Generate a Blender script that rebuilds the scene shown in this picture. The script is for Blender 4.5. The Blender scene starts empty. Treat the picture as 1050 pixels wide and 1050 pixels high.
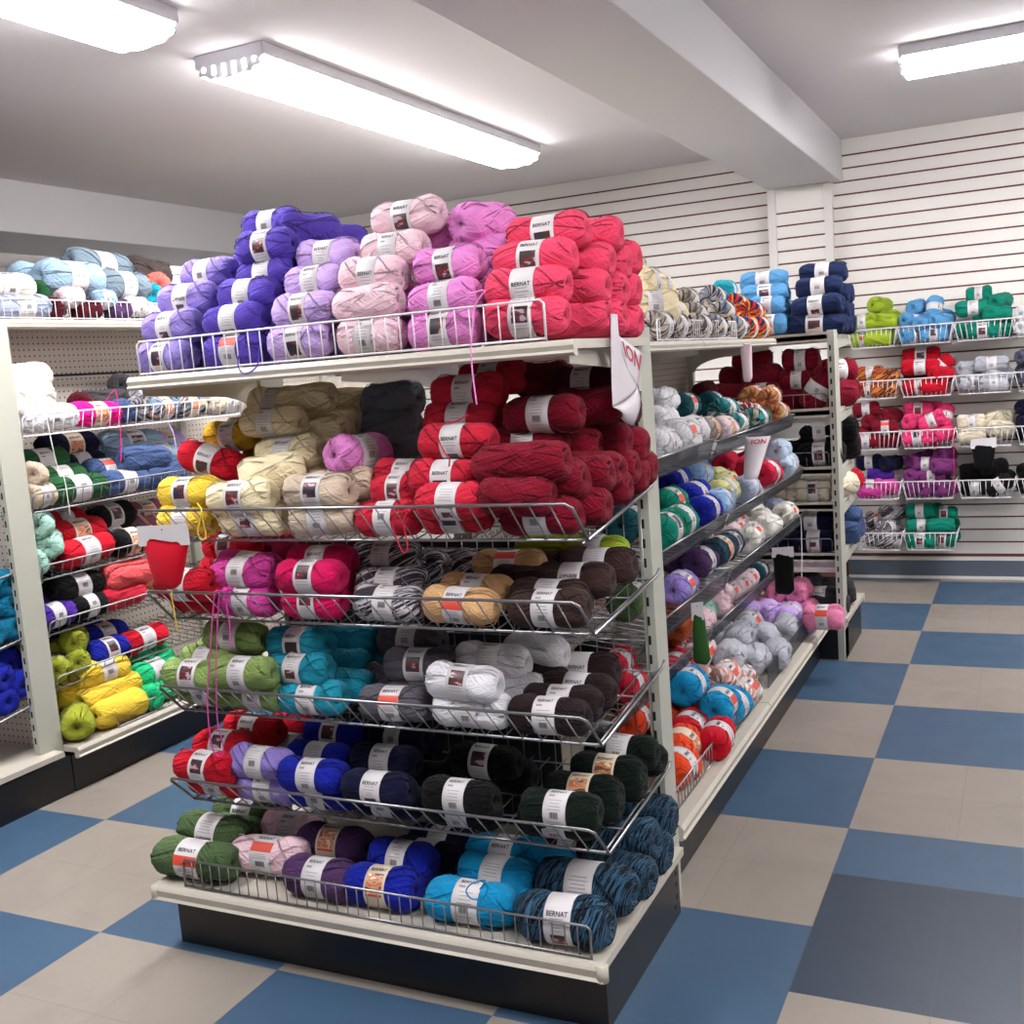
import bpy, math, random
from mathutils import Matrix, Vector, Euler
R = math.radians
sc = bpy.context.scene
COL = sc.collection
rnd = random.Random(11)

# ------------------------------------------------------------------ materials
def lin(c):
    return tuple((v/255/12.92 if v/255 <= .04045 else ((v/255+.055)/1.055)**2.4) for v in c)
def new_mat(name):
    m = bpy.data.materials.new(name); m.use_nodes = True
    nt = m.node_tree; b = nt.nodes['Principled BSDF']
    return m, nt, b
def nd(nt, typ, **kw):
    n = nt.nodes.new(typ)
    for k, v in kw.items():
        if k in n.inputs.keys() if isinstance(k, str) else False: n.inputs[k].default_value = v
        else: setattr(n, k, v)
    return n
def plain(name, rgb, rough=.5, metal=0., bump=0., scale=60., mottle=0.):
    m, nt, b = new_mat(name)
    b.inputs['Base Color'].default_value = (*lin(rgb), 1)
    b.inputs['Roughness'].default_value = rough; b.inputs['Metallic'].default_value = metal
    tc = nt.nodes.new('ShaderNodeTexCoord')
    n = nt.nodes.new('ShaderNodeTexNoise'); n.inputs['Scale'].default_value = scale; n.inputs['Detail'].default_value = 4
    nt.links.new(tc.outputs['Object'], n.inputs['Vector'])
    if mottle:
        mx = nt.nodes.new('ShaderNodeMix'); mx.data_type = 'RGBA'
        mx.inputs[6].default_value = (*lin(rgb), 1); mx.inputs[7].default_value = (*[v*(1-mottle) for v in lin(rgb)], 1)
        nt.links.new(n.outputs['Fac'], mx.inputs[0]); nt.links.new(mx.outputs[2], b.inputs['Base Color'])
    if bump:
        bp = nt.nodes.new('ShaderNodeBump'); bp.inputs['Strength'].default_value = bump; bp.inputs['Distance'].default_value = .002
        nt.links.new(n.outputs['Fac'], bp.inputs['Height']); nt.links.new(bp.outputs['Normal'], b.inputs['Normal'])
    return m
def math_node(nt, op, a, bv=None, clamp=False):
    n = nt.nodes.new('ShaderNodeMath'); n.operation = op; n.use_clamp = clamp
    for i, v in enumerate((a, bv)):
        if v is None: continue
        if isinstance(v, (int, float)): n.inputs[i].default_value = v
        else: nt.links.new(v, n.inputs[i])
    return n.outputs[0]

M = {}
M['putty'] = plain('putty_painted_steel', (196, 190, 177), .42, 0, .05, 90, .04)
M['post'] = plain('grey_green_painted_steel', (182, 183, 170), .45, 0, .05, 90, .05)
M['slot'] = plain('dark_slot', (22, 22, 24), .8)
M['kick'] = plain('black_kick_plate', (19, 19, 23), .38, 0, .1, 40)
M['chrome'] = plain('chrome_wire', (150, 150, 152), .3, .9)
M['white_wire'] = plain('white_coated_wire', (232, 228, 230), .4)
M['ceiling'] = plain('ceiling_paint', (218, 213, 214), .85, 0, .04, 25, .03)
M['beam'] = plain('beam_paint', (204, 202, 204), .7, 0, .03, 25, .02)
M['slat'] = plain('cream_slatwall_laminate', (236, 232, 226), .5, 0, .02, 40, .03)
M['groove'] = plain('dark_groove', (104, 60, 52), .8)
M['trimwhite'] = plain('white_trim', (226, 222, 218), .5)
M['base'] = plain('grey_blue_wall_base', (92, 102, 116), .5, 0, .03, 30, .1)
M['wallpaint'] = plain('pale_wall_paint', (200, 196, 192), .8, 0, .03, 25, .03)
M['paper'] = plain('white_label_paper', (216, 212, 214), .45, 0, .02, 40)
M['ink'] = plain('black_ink', (34, 32, 36), .6)
M['greyink'] = plain('grey_ink', (150, 148, 152), .6)
M['red_ink'] = plain('red_ink', (222, 78, 58), .5)
M['kraft'] = plain('beige_label_paper', (222, 206, 182), .5)
M['crimson_ink'] = plain('crimson_ink', (176, 22, 58), .5)
M['sign'] = plain('white_sign_paper', (200, 194, 199), .5)
M['housing'] = plain('white_light_housing', (215, 214, 220), .4)

def emis(name, col, s):
    m, nt, b = new_mat(name)
    b.inputs['Base Color'].default_value = (.9, .9, .9, 1)
    b.inputs['Emission Color'].default_value = (*col, 1); b.inputs['Emission Strength'].default_value = s
    return m
M['lamp'] = emis('fluorescent_diffuser', (1.0, .975, .985), 27)

# acrylic front strips
m, nt, b = new_mat('clear_acrylic')
b.inputs['Base Color'].default_value = (*lin((96, 98, 104)), 1); b.inputs['Roughness'].default_value = .2
tr = nt.nodes.new('ShaderNodeBsdfTransparent'); tr.inputs['Color'].default_value = (.64, .65, .68, 1)
mx = nt.nodes.new('ShaderNodeMixShader'); mx.inputs[0].default_value = .26
nt.links.new(tr.outputs[0], mx.inputs[1]); nt.links.new(b.outputs[0], mx.inputs[2])
nt.links.new(mx.outputs[0], nt.nodes['Material Output'].inputs['Surface'])
M['acrylic'] = m

# printed photo on labels: blotchy generic picture
def picture(name, cols):
    m, nt, b = new_mat(name)
    tc = nt.nodes.new('ShaderNodeTexCoord'); oi = nt.nodes.new('ShaderNodeObjectInfo')
    n = nt.nodes.new('ShaderNodeTexNoise'); n.noise_dimensions = '4D'; n.inputs['Scale'].default_value = 3.2; n.inputs['Detail'].default_value = 2
    nt.links.new(tc.outputs['Object'], n.inputs['Vector'])
    nt.links.new(math_node(nt, 'MULTIPLY', oi.outputs['Random'], 37.), n.inputs['W'])
    r = nt.nodes.new('ShaderNodeValToRGB'); r.color_ramp.interpolation = 'CONSTANT'
    e = r.color_ramp.elements
    e[0].position = 0; e[0].color = (*lin(cols[0]), 1); e[1].position = .42; e[1].color = (*lin(cols[1]), 1)
    for p, c in zip((.52, .6), cols[2:]):
        q = e.new(p); q.color = (*lin(c), 1)
    nt.links.new(n.outputs['Fac'], r.inputs[0]); nt.links.new(r.outputs[0], b.inputs['Base Color'])
    b.inputs['Roughness'].default_value = .4
    return m
M['photo'] = picture('printed_photo_dark', [(38, 40, 66), (62, 44, 42), (120, 40, 48), (180, 170, 178)])
M['photo_warm'] = picture('printed_photo_warm', [(120, 74, 50), (206, 160, 130), (214, 112, 62), (236, 214, 180)])

# pegboard: rows of small dark holes on a 1 inch grid
m, nt, b = new_mat('pegboard')
tc = nt.nodes.new('ShaderNodeTexCoord'); sp = nt.nodes.new('ShaderNodeSeparateXYZ'); nt.links.new(tc.outputs['Object'], sp.inputs[0])
def hole_axis(o):
    a = math_node(nt, 'MULTIPLY', o, 1/.0254); a = math_node(nt, 'FRACT', a); a = math_node(nt, 'SUBTRACT', a, .5); return math_node(nt, 'MULTIPLY', a, a)
hx = hole_axis(math_node(nt, 'ADD', sp.outputs['X'], sp.outputs['Y'])); hz = hole_axis(sp.outputs['Z'])
d = math_node(nt, 'LESS_THAN', math_node(nt, 'ADD', hx, hz), .022)
mx = nt.nodes.new('ShaderNodeMix'); mx.data_type = 'RGBA'; mx.inputs[6].default_value = (*lin((196, 186, 176)), 1); mx.inputs[7].default_value = (*lin((40, 34, 32)), 1)
nt.links.new(d, mx.inputs[0]); nt.links.new(mx.outputs[2], b.inputs['Base Color']); b.inputs['Roughness'].default_value = .6
M['pegboard'] = m

# vinyl tile floor
T = .6096
m, nt, b = new_mat('checker_vinyl_tiles')
tc = nt.nodes.new('ShaderNodeTexCoord'); sp = nt.nodes.new('ShaderNodeSeparateXYZ'); nt.links.new(tc.outputs['Object'], sp.inputs[0])
u = math_node(nt, 'DIVIDE', sp.outputs['X'], T); v = math_node(nt, 'DIVIDE', sp.outputs['Y'], T)
fu, fv = math_node(nt, 'FLOOR', u), math_node(nt, 'FLOOR', v)
par = math_node(nt, 'FLOORED_MODULO', math_node(nt, 'ADD', fu, fv), 2.)     # 1 -> blue
def between(x, a, c):
    return math_node(nt, 'MULTIPLY', math_node(nt, 'GREATER_THAN', x, a), math_node(nt, 'LESS_THAN', x, c))
patch = math_node(nt, 'MULTIPLY', between(u, 0., 2.), between(v, .5, 1.5))
def mixc(fac, a, c):
    n = nt.nodes.new('ShaderNodeMix'); n.data_type = 'RGBA'
    for i, q in ((0, fac), (6, a), (7, c)):
        if isinstance(q, tuple): n.inputs[i].default_value = (*lin(q), 1)
        elif isinstance(q, (int, float)): n.inputs[i].default_value = q
        else: nt.links.new(q, n.inputs[i])
    return n.outputs[2]
def noise(scale, detail=4, rough=.6, vec=None, dist=0.):
    n = nt.nodes.new('ShaderNodeTexNoise'); n.inputs['Scale'].default_value = scale; n.inputs['Detail'].default_value = detail
    n.inputs['Roughness'].default_value = rough; n.inputs['Distortion'].default_value = dist
    nt.links.new(vec if vec is not None else tc.outputs['Object'], n.inputs['Vector']); return n.outputs['Fac']
def ramp(f, a, c):
    n = nt.nodes.new('ShaderNodeMapRange'); n.inputs[1].default_value = a; n.inputs[2].default_value = c
    nt.links.new(f, n.inputs[0]); return n.outputs[0]
sq = nt.nodes.new('ShaderNodeTexWhiteNoise'); sq.noise_dimensions = '2D'
cmb = nt.nodes.new('ShaderNodeCombineXYZ')
nt.links.new(math_node(nt, 'FLOOR', math_node(nt, 'MULTIPLY', u, 2.)), cmb.inputs[0]); nt.links.new(math_node(nt, 'FLOOR', math_node(nt, 'MULTIPLY', v, 2.)), cmb.inputs[1])
nt.links.new(cmb.outputs[0], sq.inputs['Vector'])
stain = math_node(nt, 'MULTIPLY', ramp(noise(2.3, 5, .65, dist=.6), .48, .75), .38)
fleck = ramp(noise(38, 3, .5), .62, .72)
beige = mixc(stain, (147, 139, 130), (100, 92, 86))
beige = mixc(math_node(nt, 'MULTIPLY', sq.outputs['Value'], .22), beige, (136, 126, 116))
beige = mixc(math_node(nt, 'MULTIPLY', fleck, .12), beige, (98, 90, 84))
blue = mixc(math_node(nt, 'MULTIPLY', ramp(noise(3.1, 5, .6), .45, .8), .3), (62, 89, 115), (49, 72, 99))
blue = mixc(math_node(nt, 'MULTIPLY', fleck, .14), blue, (98, 120, 142))
dark = mixc(math_node(nt, 'MULTIPLY', fleck, .08), (47, 60, 76), (62, 76, 92))
colr = mixc(par, beige, blue); colr = mixc(patch, colr, dark)
def seam(x):
    a = math_node(nt, 'FRACT', math_node(nt, 'MULTIPLY', x, 2.)); a = math_node(nt, 'ABSOLUTE', math_node(nt, 'SUBTRACT', a, .5)); return math_node(nt, 'GREATER_THAN', a, .4955)
sm = math_node(nt, 'MAXIMUM', seam(u), seam(v))
colr = mixc(math_node(nt, 'MULTIPLY', sm, .3), colr, (84, 80, 82))
scuff = ramp(noise(11, 6, .7, dist=1.4), .70, .76)
colr = mixc(math_node(nt, 'MULTIPLY', scuff, .35), colr, (78, 72, 74))
nt.links.new(colr, b.inputs['Base Color'])
nt.links.new(math_node(nt, 'ADD', math_node(nt, 'MULTIPLY', noise(6), .25), .26), b.inputs['Roughness'])
bp = nt.nodes.new('ShaderNodeBump'); bp.inputs['Strength'].default_value = .08; bp.inputs['Distance'].default_value = .004
nt.links.new(noise(7, 3), bp.inputs['Height']); nt.links.new(bp.outputs['Normal'], b.inputs['Normal'])
M['floor'] = m

# ------------------------------------------------------------------ yarn materials
# colour name -> (words used in the data, list of sRGB colours, style)
YARN = {
    'lavender': ([(150, 132, 208)], 'plain'),
    'violet': ([(92, 72, 180)], 'plain'),
    'lilac': ([(206, 176, 236)], 'plain'),
    'palepink': ([(250, 214, 224)], 'plain'),
    'orchid': ([(238, 146, 218)], 'plain'),
    'coral': ([(236, 72, 106)], 'plain'),
    'yellow': ([(238, 204, 70)], 'plain'),
    'gold': ([(214, 170, 50)], 'plain'),
    'red': ([(196, 16, 40)], 'plain'),
    'cream': ([(246, 232, 192)], 'plain'),
    'beige': ([(214, 194, 172)], 'plain'),
    'crimson': ([(206, 38, 62)], 'plain'),
    'winered': ([(120, 12, 34)], 'plain'),
    'burgundy': ([(122, 12, 36)], 'plain'),
    'maroon': ([(76, 10, 28)], 'plain'),
    'charcoalblue': ([(112, 120, 132)], 'plain'),
    'magenta': ([(214, 70, 160)], 'plain'),
    'raspberry': ([(150, 20, 70)], 'plain'),
    'hotpink': ([(214, 16, 92)], 'plain'),
    'zebra': ([(52, 46, 54), (200, 194, 202), (60, 54, 62)], 'stripe'),
    'tan': ([(214, 170, 122)], 'plain'),
    'brown': ([(60, 41, 39)], 'plain'),
    'lime': ([(160, 184, 50)], 'plain'),
    'sage': ([(132, 156, 90)], 'plain'),
    'teal': ([(30, 146, 172)], 'plain'),
    'darkgrey': ([(92, 88, 98)], 'plain'),
    'white': ([(236, 234, 240)], 'plain'),
    'espresso': ([(38, 24, 26)], 'plain'),
    'royal': ([(20, 34, 156)], 'plain'),
    'navy': ([(14, 16, 48)], 'plain'),
    'black': ([(12, 11, 13)], 'plain'),
    'forest': ([(10, 24, 17)], 'plain'),
    'olive': ([(76, 98, 62)], 'plain'),
    'plum': ([(78, 50, 92)], 'plain'),
    'cyan': ([(20, 146, 200)], 'plain'),
    'denimtwist': ([(14, 18, 28), (56, 98, 128)], 'twist'),
    'greycamo': ([(108, 96, 92), (170, 160, 152), (72, 64, 64), (206, 198, 190)], 'vari'),
    'bluecamo': ([(72, 84, 120), (150, 152, 160), (40, 46, 70), (196, 180, 160)], 'vari'),
    'fiesta': ([(200, 30, 40), (30, 34, 80), (226, 150, 40), (180, 20, 40)], 'vari'),
    'turquoise': ([(30, 160, 180)], 'plain'),
    'whitegrey': ([(222, 222, 226)], 'plain'),
    'taupe': ([(150, 140, 138)], 'plain'),
    'ballet': ([(236, 212, 218)], 'plain'),
    'deepteal': ([(22, 78, 88)], 'plain'),
    'tealmix': ([(24, 96, 104), (50, 140, 140), (20, 60, 70), (190, 190, 170)], 'vari'),
    'rosemix': ([(226, 190, 190), (120, 24, 50), (236, 210, 206), (160, 60, 80)], 'vari'),
    'redolive': ([(170, 50, 40), (150, 130, 80), (190, 70, 50), (200, 170, 110)], 'vari'),
    'skyblue': ([(150, 186, 226)], 'plain'),
    'emerald': ([(10, 128, 106)], 'plain'),
    'lemon': ([(234, 232, 158)], 'plain'),
    'bluegrey': ([(160, 170, 196)], 'plain'),
    'cherry': ([(206, 34, 68)], 'plain'),
    'iceblue': ([(186, 206, 226)], 'plain'),
    'tealtwist': ([(26, 40, 54), (54, 96, 120)], 'twist'),
    'offwhite': ([(232, 230, 220)], 'plain'),
    'mint': ([(168, 214, 198)], 'plain'),
    'rust': ([(176, 84, 40)], 'plain'),
    'orange': ([(226, 72, 34)], 'plain'),
    'pinkcamo': ([(232, 222, 214), (216, 150, 140), (236, 230, 226), (150, 120, 110)], 'vari'),
    'silver': ([(182, 184, 194)], 'plain'),
    'pink': ([(240, 140, 180)], 'plain'),
    'sky': ([(92, 156, 206)], 'plain'),
    'deepnavy': ([(24, 38, 76)], 'plain'),
    'ivory': ([(224, 214, 190)], 'plain'),
    'denim': ([(66, 86, 128)], 'plain'),
    'charcoal': ([(56, 54, 58)], 'plain'),
    'rustmix': ([(150, 50, 30), (196, 90, 40), (90, 50, 30), (210, 130, 70)], 'vari'),
    'slate': ([(84, 84, 104)], 'plain'),
    'hotrose': ([(232, 62, 122)], 'plain'),
    'purple': ([(76, 40, 150)], 'plain'),
    'heather': ([(124, 54, 116)], 'plain'),
    'slateblue': ([(120, 138, 150)], 'plain'),
    'powder': ([(156, 184, 208)], 'plain'),
    'umber': ([(70, 62, 60)], 'plain'),
    'salmon': ([(246, 120, 110)], 'plain'),
    'forestgreen': ([(34, 84, 48)], 'plain'),
    'neonpink': ([(244, 24, 140)], 'plain'),
    'greymix': ([(110, 106, 112), (160, 156, 160), (80, 78, 84)], 'stripe'),
    'tidemix': ([(60, 84, 120), (190, 160, 130), (110, 130, 150), (40, 60, 80)], 'vari'),
    'rosewood': ([(140, 70, 90)], 'plain'),
    'peach': ([(240, 180, 110)], 'plain'),
    'olivelime': ([(156, 164, 50)], 'plain'),
    'mustard': ([(196, 160, 50)], 'plain'),
    'jade': ([(40, 196, 130)], 'plain'),
    'deepcyan': ([(10, 110, 146)], 'plain'),
    'greenknit': ([(46, 86, 40)], 'plain'),
    'melon': ([(232, 92, 96)], 'plain'),

}
def yarn_mat(key):
    cols, style = YARN[key]
    m, nt, b = new_mat('yarn_' + key)
    tc = nt.nodes.new('ShaderNodeTexCoord'); sp = nt.nodes.new('ShaderNodeSeparateXYZ'); nt.links.new(tc.outputs['UV'], sp.inputs[0])
    U, V = sp.outputs[0], sp.outputs[1]; oi = nt.nodes.new('ShaderNodeObjectInfo')
    def strands(ku, kv, sv, seed):
        a = math_node(nt, 'ADD', math_node(nt, 'MULTIPLY', U, ku), math_node(nt, 'MULTIPLY', V, kv))
        c = nt.nodes.new('ShaderNodeCombineXYZ'); nt.links.new(a, c.inputs[0]); nt.links.new(math_node(nt, 'MULTIPLY', V, sv), c.inputs[1])
        nt.links.new(math_node(nt, 'ADD', math_node(nt, 'MULTIPLY', oi.outputs['Random'], 20.), seed), c.inputs[2])
        n = nt.nodes.new('ShaderNodeTexNoise'); n.inputs['Scale'].default_value = 1.; n.inputs['Detail'].default_value = 2.5; n.inputs['Roughness'].default_value = .55
        nt.links.new(c.outputs[0], n.inputs['Vector']); return n.outputs['Fac']
    s1 = strands(44, 14, 2.2, 0.); s2 = strands(34, -30, 2.6, 5.)
    h = math_node(nt, 'MAXIMUM', s1, s2)
    if style == 'twist':
        h = strands(34, 95, 22., 9.)
    mx = nt.nodes.new('ShaderNodeMix'); mx.data_type = 'RGBA'
    base = None
    if len(cols) > 1:
        big = strands(*((26, 14, 2.0, 9.) if style == 'stripe' else (34, 95, 22., 9.) if style == 'twist' else (9, 5, 1.6, 9.)))
        r = nt.nodes.new('ShaderNodeValToRGB'); r.color_ramp.interpolation = 'CONSTANT'
        e = r.color_ramp.elements; n = len(cols)
        e[0].position = 0; e[0].color = (*lin(cols[0]), 1); e[1].position = .37 if n > 2 else .5; e[1].color = (*lin(cols[1]), 1)
        for i in range(2, n):
            q = e.new(.37 + (i-1)*.27/(n-1)); q.color = (*lin(cols[i]), 1)
        nt.links.new(big, r.inputs[0]); base = r.outputs[0]
    else:
        rgb = nt.nodes.new('ShaderNodeRGB'); rgb.outputs[0].default_value = (*lin(cols[0]), 1); base = rgb.outputs[0]
    hs = nt.nodes.new('ShaderNodeHueSaturation'); nt.links.new(base, hs.inputs['Color'])
    # fibre dye variation, crevice shade painted in, and piece to piece variation
    f = math_node(nt, 'ADD', math_node(nt, 'MULTIPLY', s1, .35), .87)
    f = math_node(nt, 'MULTIPLY', f, math_node(nt, 'ADD', math_node(nt, 'MULTIPLY', oi.outputs['Random'], .12), .95))
    nt.links.new(f, hs.inputs['Value'])
    nt.links.new(hs.outputs[0], b.inputs['Base Color'])
    b.inputs['Roughness'].default_value = .82; b.inputs['Sheen Weight'].default_value = .06; b.inputs['Sheen Roughness'].default_value = .5
    b.inputs['Specular IOR Level'].default_value = .12
    bp = nt.nodes.new('ShaderNodeBump'); bp.inputs['Strength'].default_value = 1.; bp.inputs['Distance'].default_value = .012
    nt.links.new(h, bp.inputs['Height']); nt.links.new(bp.outputs['Normal'], b.inputs['Normal'])
    return m
YM = {k: yarn_mat(k) for k in YARN}

# ------------------------------------------------------------------ mesh helpers
class MB:
    def __init__(s): s.v = []; s.f = []; s.m = []
    def box(s, x0, x1, y0, y1, z0, z1, m=0):
        n = len(s.v)
        s.v += [(x, y, z) for z in (z0, z1) for y in (y0, y1) for x in (x0, x1)]
        for q in ((0, 2, 3, 1), (4, 5, 7, 6), (0, 1, 5, 4), (2, 6, 7, 3), (0, 4, 6, 2), (1, 3, 7, 5)):
            s.f.append(tuple(n+i for i in q)); s.m.append(m)
        return s
    def prism(s, prof, a, lo, hi, m=0):
        """extrude a closed 2-D profile along axis a (0 x, 1 y, 2 z)"""
        n = len(s.v); k = len(prof)
        for w in (lo, hi):
            for p, q in prof:
                s.v.append((w, p, q) if a == 0 else (p, w, q) if a == 1 else (p, q, w))
        for i in range(k):
            j = (i+1) % k; s.f.append((n+i, n+j, n+k+j, n+k+i)); s.m.append(m)
        s.f.append(tuple(n+i for i in range(k))[::-1]); s.m.append(m)
        s.f.append(tuple(n+k+i for i in range(k))); s.m.append(m)
        return s
    def tube(s, pts, r, sides=6, m=0, closed=False):
        pts = [Vector(p) for p in pts]; n0 = len(s.v); k = len(pts); up = None
        for i, p in enumerate(pts):
            a = pts[i-1] if i > 0 else (pts[-1] if closed else p); c = pts[i+1] if i < k-1 else (pts[0] if closed else p)
            t = (c-a).normalized()
            if up is None: up = Vector((0, 0, 1)) if abs(t.z) < .9 else Vector((1, 0, 0))
            side = t.cross(up).normalized() if t.cross(up).length > 1e-4 else Vector((1, 0, 0)); up = side.cross(t).normalized()
            rr = r[i] if isinstance(r, (list, tuple)) else r
            for j in range(sides):
                an = 2*math.pi*j/sides; s.v.append(tuple(p + rr*(math.cos(an)*side + math.sin(an)*up)))
        for i in range(k if closed else k-1):
            i2 = (i+1) % k
            for j in range(sides):
                j2 = (j+1) % sides
                s.f.append((n0+i*sides+j, n0+i*sides+j2, n0+i2*sides+j2, n0+i2*sides+j)); s.m.append(m)
        if not closed:
            s.f.append(tuple(n0+j for j in range(sides))[::-1]); s.m.append(m)
            s.f.append(tuple(n0+(k-1)*sides+j for j in range(sides))); s.m.append(m)
        return s
    def mesh(s, name, mats, smooth=False):
        me = bpy.data.meshes.new(name); me.from_pydata(s.v, [], s.f)
        for mt in mats: me.materials.append(mt)
        me.polygons.foreach_set('material_index', s.m)
        if smooth: me.polygons.foreach_set('use_smooth', [True]*len(s.f))
        me.update(); return me
    def obj(s, name, mats, parent=None, smooth=False, bevel=0.):
        if not isinstance(mats, (list, tuple)): mats = [mats]
        o = bpy.data.objects.new(name, s.mesh(name, mats, smooth)); COL.objects.link(o)
        if parent is not None: fix_parent(o, parent)
        if bevel:
            b = o.modifiers.new('soft_edge', 'BEVEL'); b.width = bevel; b.segments = 2; b.limit_method = 'ANGLE'
        return o
def own_matrix(o):
    m = Matrix.LocRotScale(o.location, o.rotation_euler, o.scale)
    return own_matrix(o.parent) @ o.matrix_parent_inverse @ m if o.parent else m
def fix_parent(o, p):
    o.parent = p; o.matrix_parent_inverse = own_matrix(p).inverted()
def tag(o, label, cat, group=None):
    o['label'] = label; o['category'] = cat
    if group: o['group'] = group
    return o
def empty(name, loc, label, cat, group=None, rz=0.):
    o = bpy.data.objects.new(name, None); o.location = loc; o.rotation_euler = (0, 0, rz); o.empty_display_size = .05
    COL.objects.link(o); return tag(o, label, cat, group)
def struct(o):
    o['kind'] = 'structure'; return o

# ------------------------------------------------------------------ room
CZ, WY = 2.68, 4.97
XL, XR, YB = -7.6, 3.0, -4.6
struct(MB().box(XL, XR, YB, WY+.1, -.06, 0).obj('floor', M['floor']))
struct(MB().box(XL, XR, YB, WY+.1, CZ, CZ+.06).obj('ceiling', M['ceiling']))
struct(MB().box(XL-.08, XL, YB, WY+.1, 0, CZ).obj('wall_left', M['wallpaint']))
struct(MB().box(XR, XR+.08, YB, WY+.1, 0, CZ).obj('wall_right', M['wallpaint']))
struct(MB().box(XL, XR, YB-.08, YB, 0, CZ).obj('wall_front', M['wallpaint']))
# slatwall: dark backing with cream boards in front, round the pilaster under the beam
CX0, CX1, CY = -.93, -.555, 4.86
w = MB(); w.box(XL, XR, WY+.006, WY+.1, 0, CZ, 1)
w.box(CX0+.012, CX1-.012, CY+.012, WY+.02, 0, 2.43, 1)
PITCH, GAP = .0761, .0095
def board_rows(top):
    z = .155
    while z < top-.01:
        z1 = z+PITCH-GAP
        if top-z1 < PITCH+.012: yield z, top; return
        yield z, z1; z += PITCH
def boards(x0, x1, yf, top):
    for z, z1 in board_rows(top):
        w.prism([(yf, z), (yf, z1-.0015), (yf+.0015, z1), (yf+.012, z1), (yf+.012, z)], 0, x0, x1, 0)
def side_boards(x, y0, y1, top):
    for z, z1 in board_rows(top): w.box(x-.012, x, y0, y1, z, z1, 0)
boards(XL, CX0, WY, CZ); boards(CX1, XR, WY, CZ); boards(CX0, CX1, CY, 2.43); side_boards(CX1, CY+.012, WY, 2.43)
struct(w.obj('wall_back', [M['slat'], M['groove']]))
struct(MB().box(CX0-.004, CX0+.045, CY-.008, CY+.012, .13, 2.43).obj('trim_1', M['trimwhite']))
struct(MB().box(CX1-.042, CX1+.006, CY-.008, CY+.012, .13, 2.43).obj('trim_2', M['trimwhite']))
struct(MB().box(CX1+.012, XR, WY-.02, WY+.004, .115, .136).obj('trim_3', M['trimwhite']))
t = MB().box(CX1+.012, XR, WY-.014, WY+.005, .018, .116); t.box(CX1+.012, XR, WY-.018, WY+.005, 0, .018, 1)
struct(t.obj('baseboard_back', [M['base'], M['trimwhite']]))
struct(MB().box(XL, CX0, WY-.014, WY+.005, 0, .13).obj('baseboard_back_left', M['base']))
struct(MB().box(CX0, -.5, YB, CY+.1, 2.43, CZ+.01).obj('ceiling_beam', M['beam'], bevel=.006))
struct(MB().box(-5.15, -4.45, YB, WY, 2.40, CZ+.01).obj('ceiling_beam_left', M['beam'], bevel=.006))
struct(MB().box(CX1+.022, CX1+.028, WY-.1, WY-.092, 2.43, 2.60).obj('trim_4', M['slot']))

# ------------------------------------------------------------------ ceiling lights
def light(name_label, cx, cy, length, along):
    r = empty('ceiling_light', (cx, cy, CZ), name_label, 'light', 'fluorescent ceiling lights', 0 if along == 'y' else R(-90))
    hl = length/2; w2 = .155
    h = MB().box(-w2, w2, -hl, hl, CZ-.045, CZ); h.box(-w2, w2, -.004, .004, CZ-.052, CZ-.04)
    o = h.obj('housing', M['housing'], None, bevel=.004)
    # fluted wrap-around diffuser: two lengths meeting at a seam
    prof = []
    N = 44
    for i in range(N+1):
        a = math.pi*i/N; fl = 1 + .05*math.cos(12*a)
        prof.append((-(w2-.012)*math.copysign(abs(math.cos(a))**.75, math.cos(a))*fl, -.045-.052*math.sin(a)**.8*fl))
    parts = [o]
    for s in (-1, 1):
        d = MB(); lo, hi = (-hl+.012, -.003) if s < 0 else (.003, hl-.012)
        d.prism(prof, 1, lo, hi)
        d.v = [(x, y, z+CZ) for x, y, z in d.v]
        parts.append(d.obj('diffuser', M['lamp'], None))
    for s in (-1, 1):
        e = MB(); y0, y1 = (hl-.012, hl) if s > 0 else (-hl, -hl+.012)
        e.prism([(x*1.02, -.04+(z+.045)*1.04) for x, z in prof], 1, y0, y1)
        e.v = [(x, y, z+CZ) for x, y, z in e.v]
        for i in range(6):
            x = -.115+.046*i; dz = .090-2.2*x*x
            yy = y1 if s > 0 else y0-.002
            e.box(x-.007, x+.007, yy, yy+.002, CZ-dz, CZ-.048, 1)
        parts.append(e.obj('end_cap', [M['housing'], M['lamp']], None))
    mt = Matrix.LocRotScale(Vector((cx, cy, 0)), Euler((0, 0, 0 if along == 'y' else R(-90))), Vector((1, 1, 1)))
    for p in parts:
        p.data.transform(mt); fix_parent(p, r)
    return r
light('long fluorescent ceiling light cut off at the top left, nearer of two in line', -2.08, -.37, 2.44, 'y')
light('long fluorescent ceiling light over the front display, left of the main beam', -2.08, 2.49, 2.44, 'y')
light('crosswise fluorescent ceiling light right of the main beam by the slat wall', 1.25, 3.16, 2.44, 'x')
light('fluorescent ceiling light seen as a bright end beyond the left beam', -6.02, 4.2, 1.22, 'y')
light('unseen fluorescent ceiling light out of frame on the right side', 1.35, -.75, 2.44, 'x')  # unseen fixture, its spot set to balance floor and wall brightness

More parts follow.
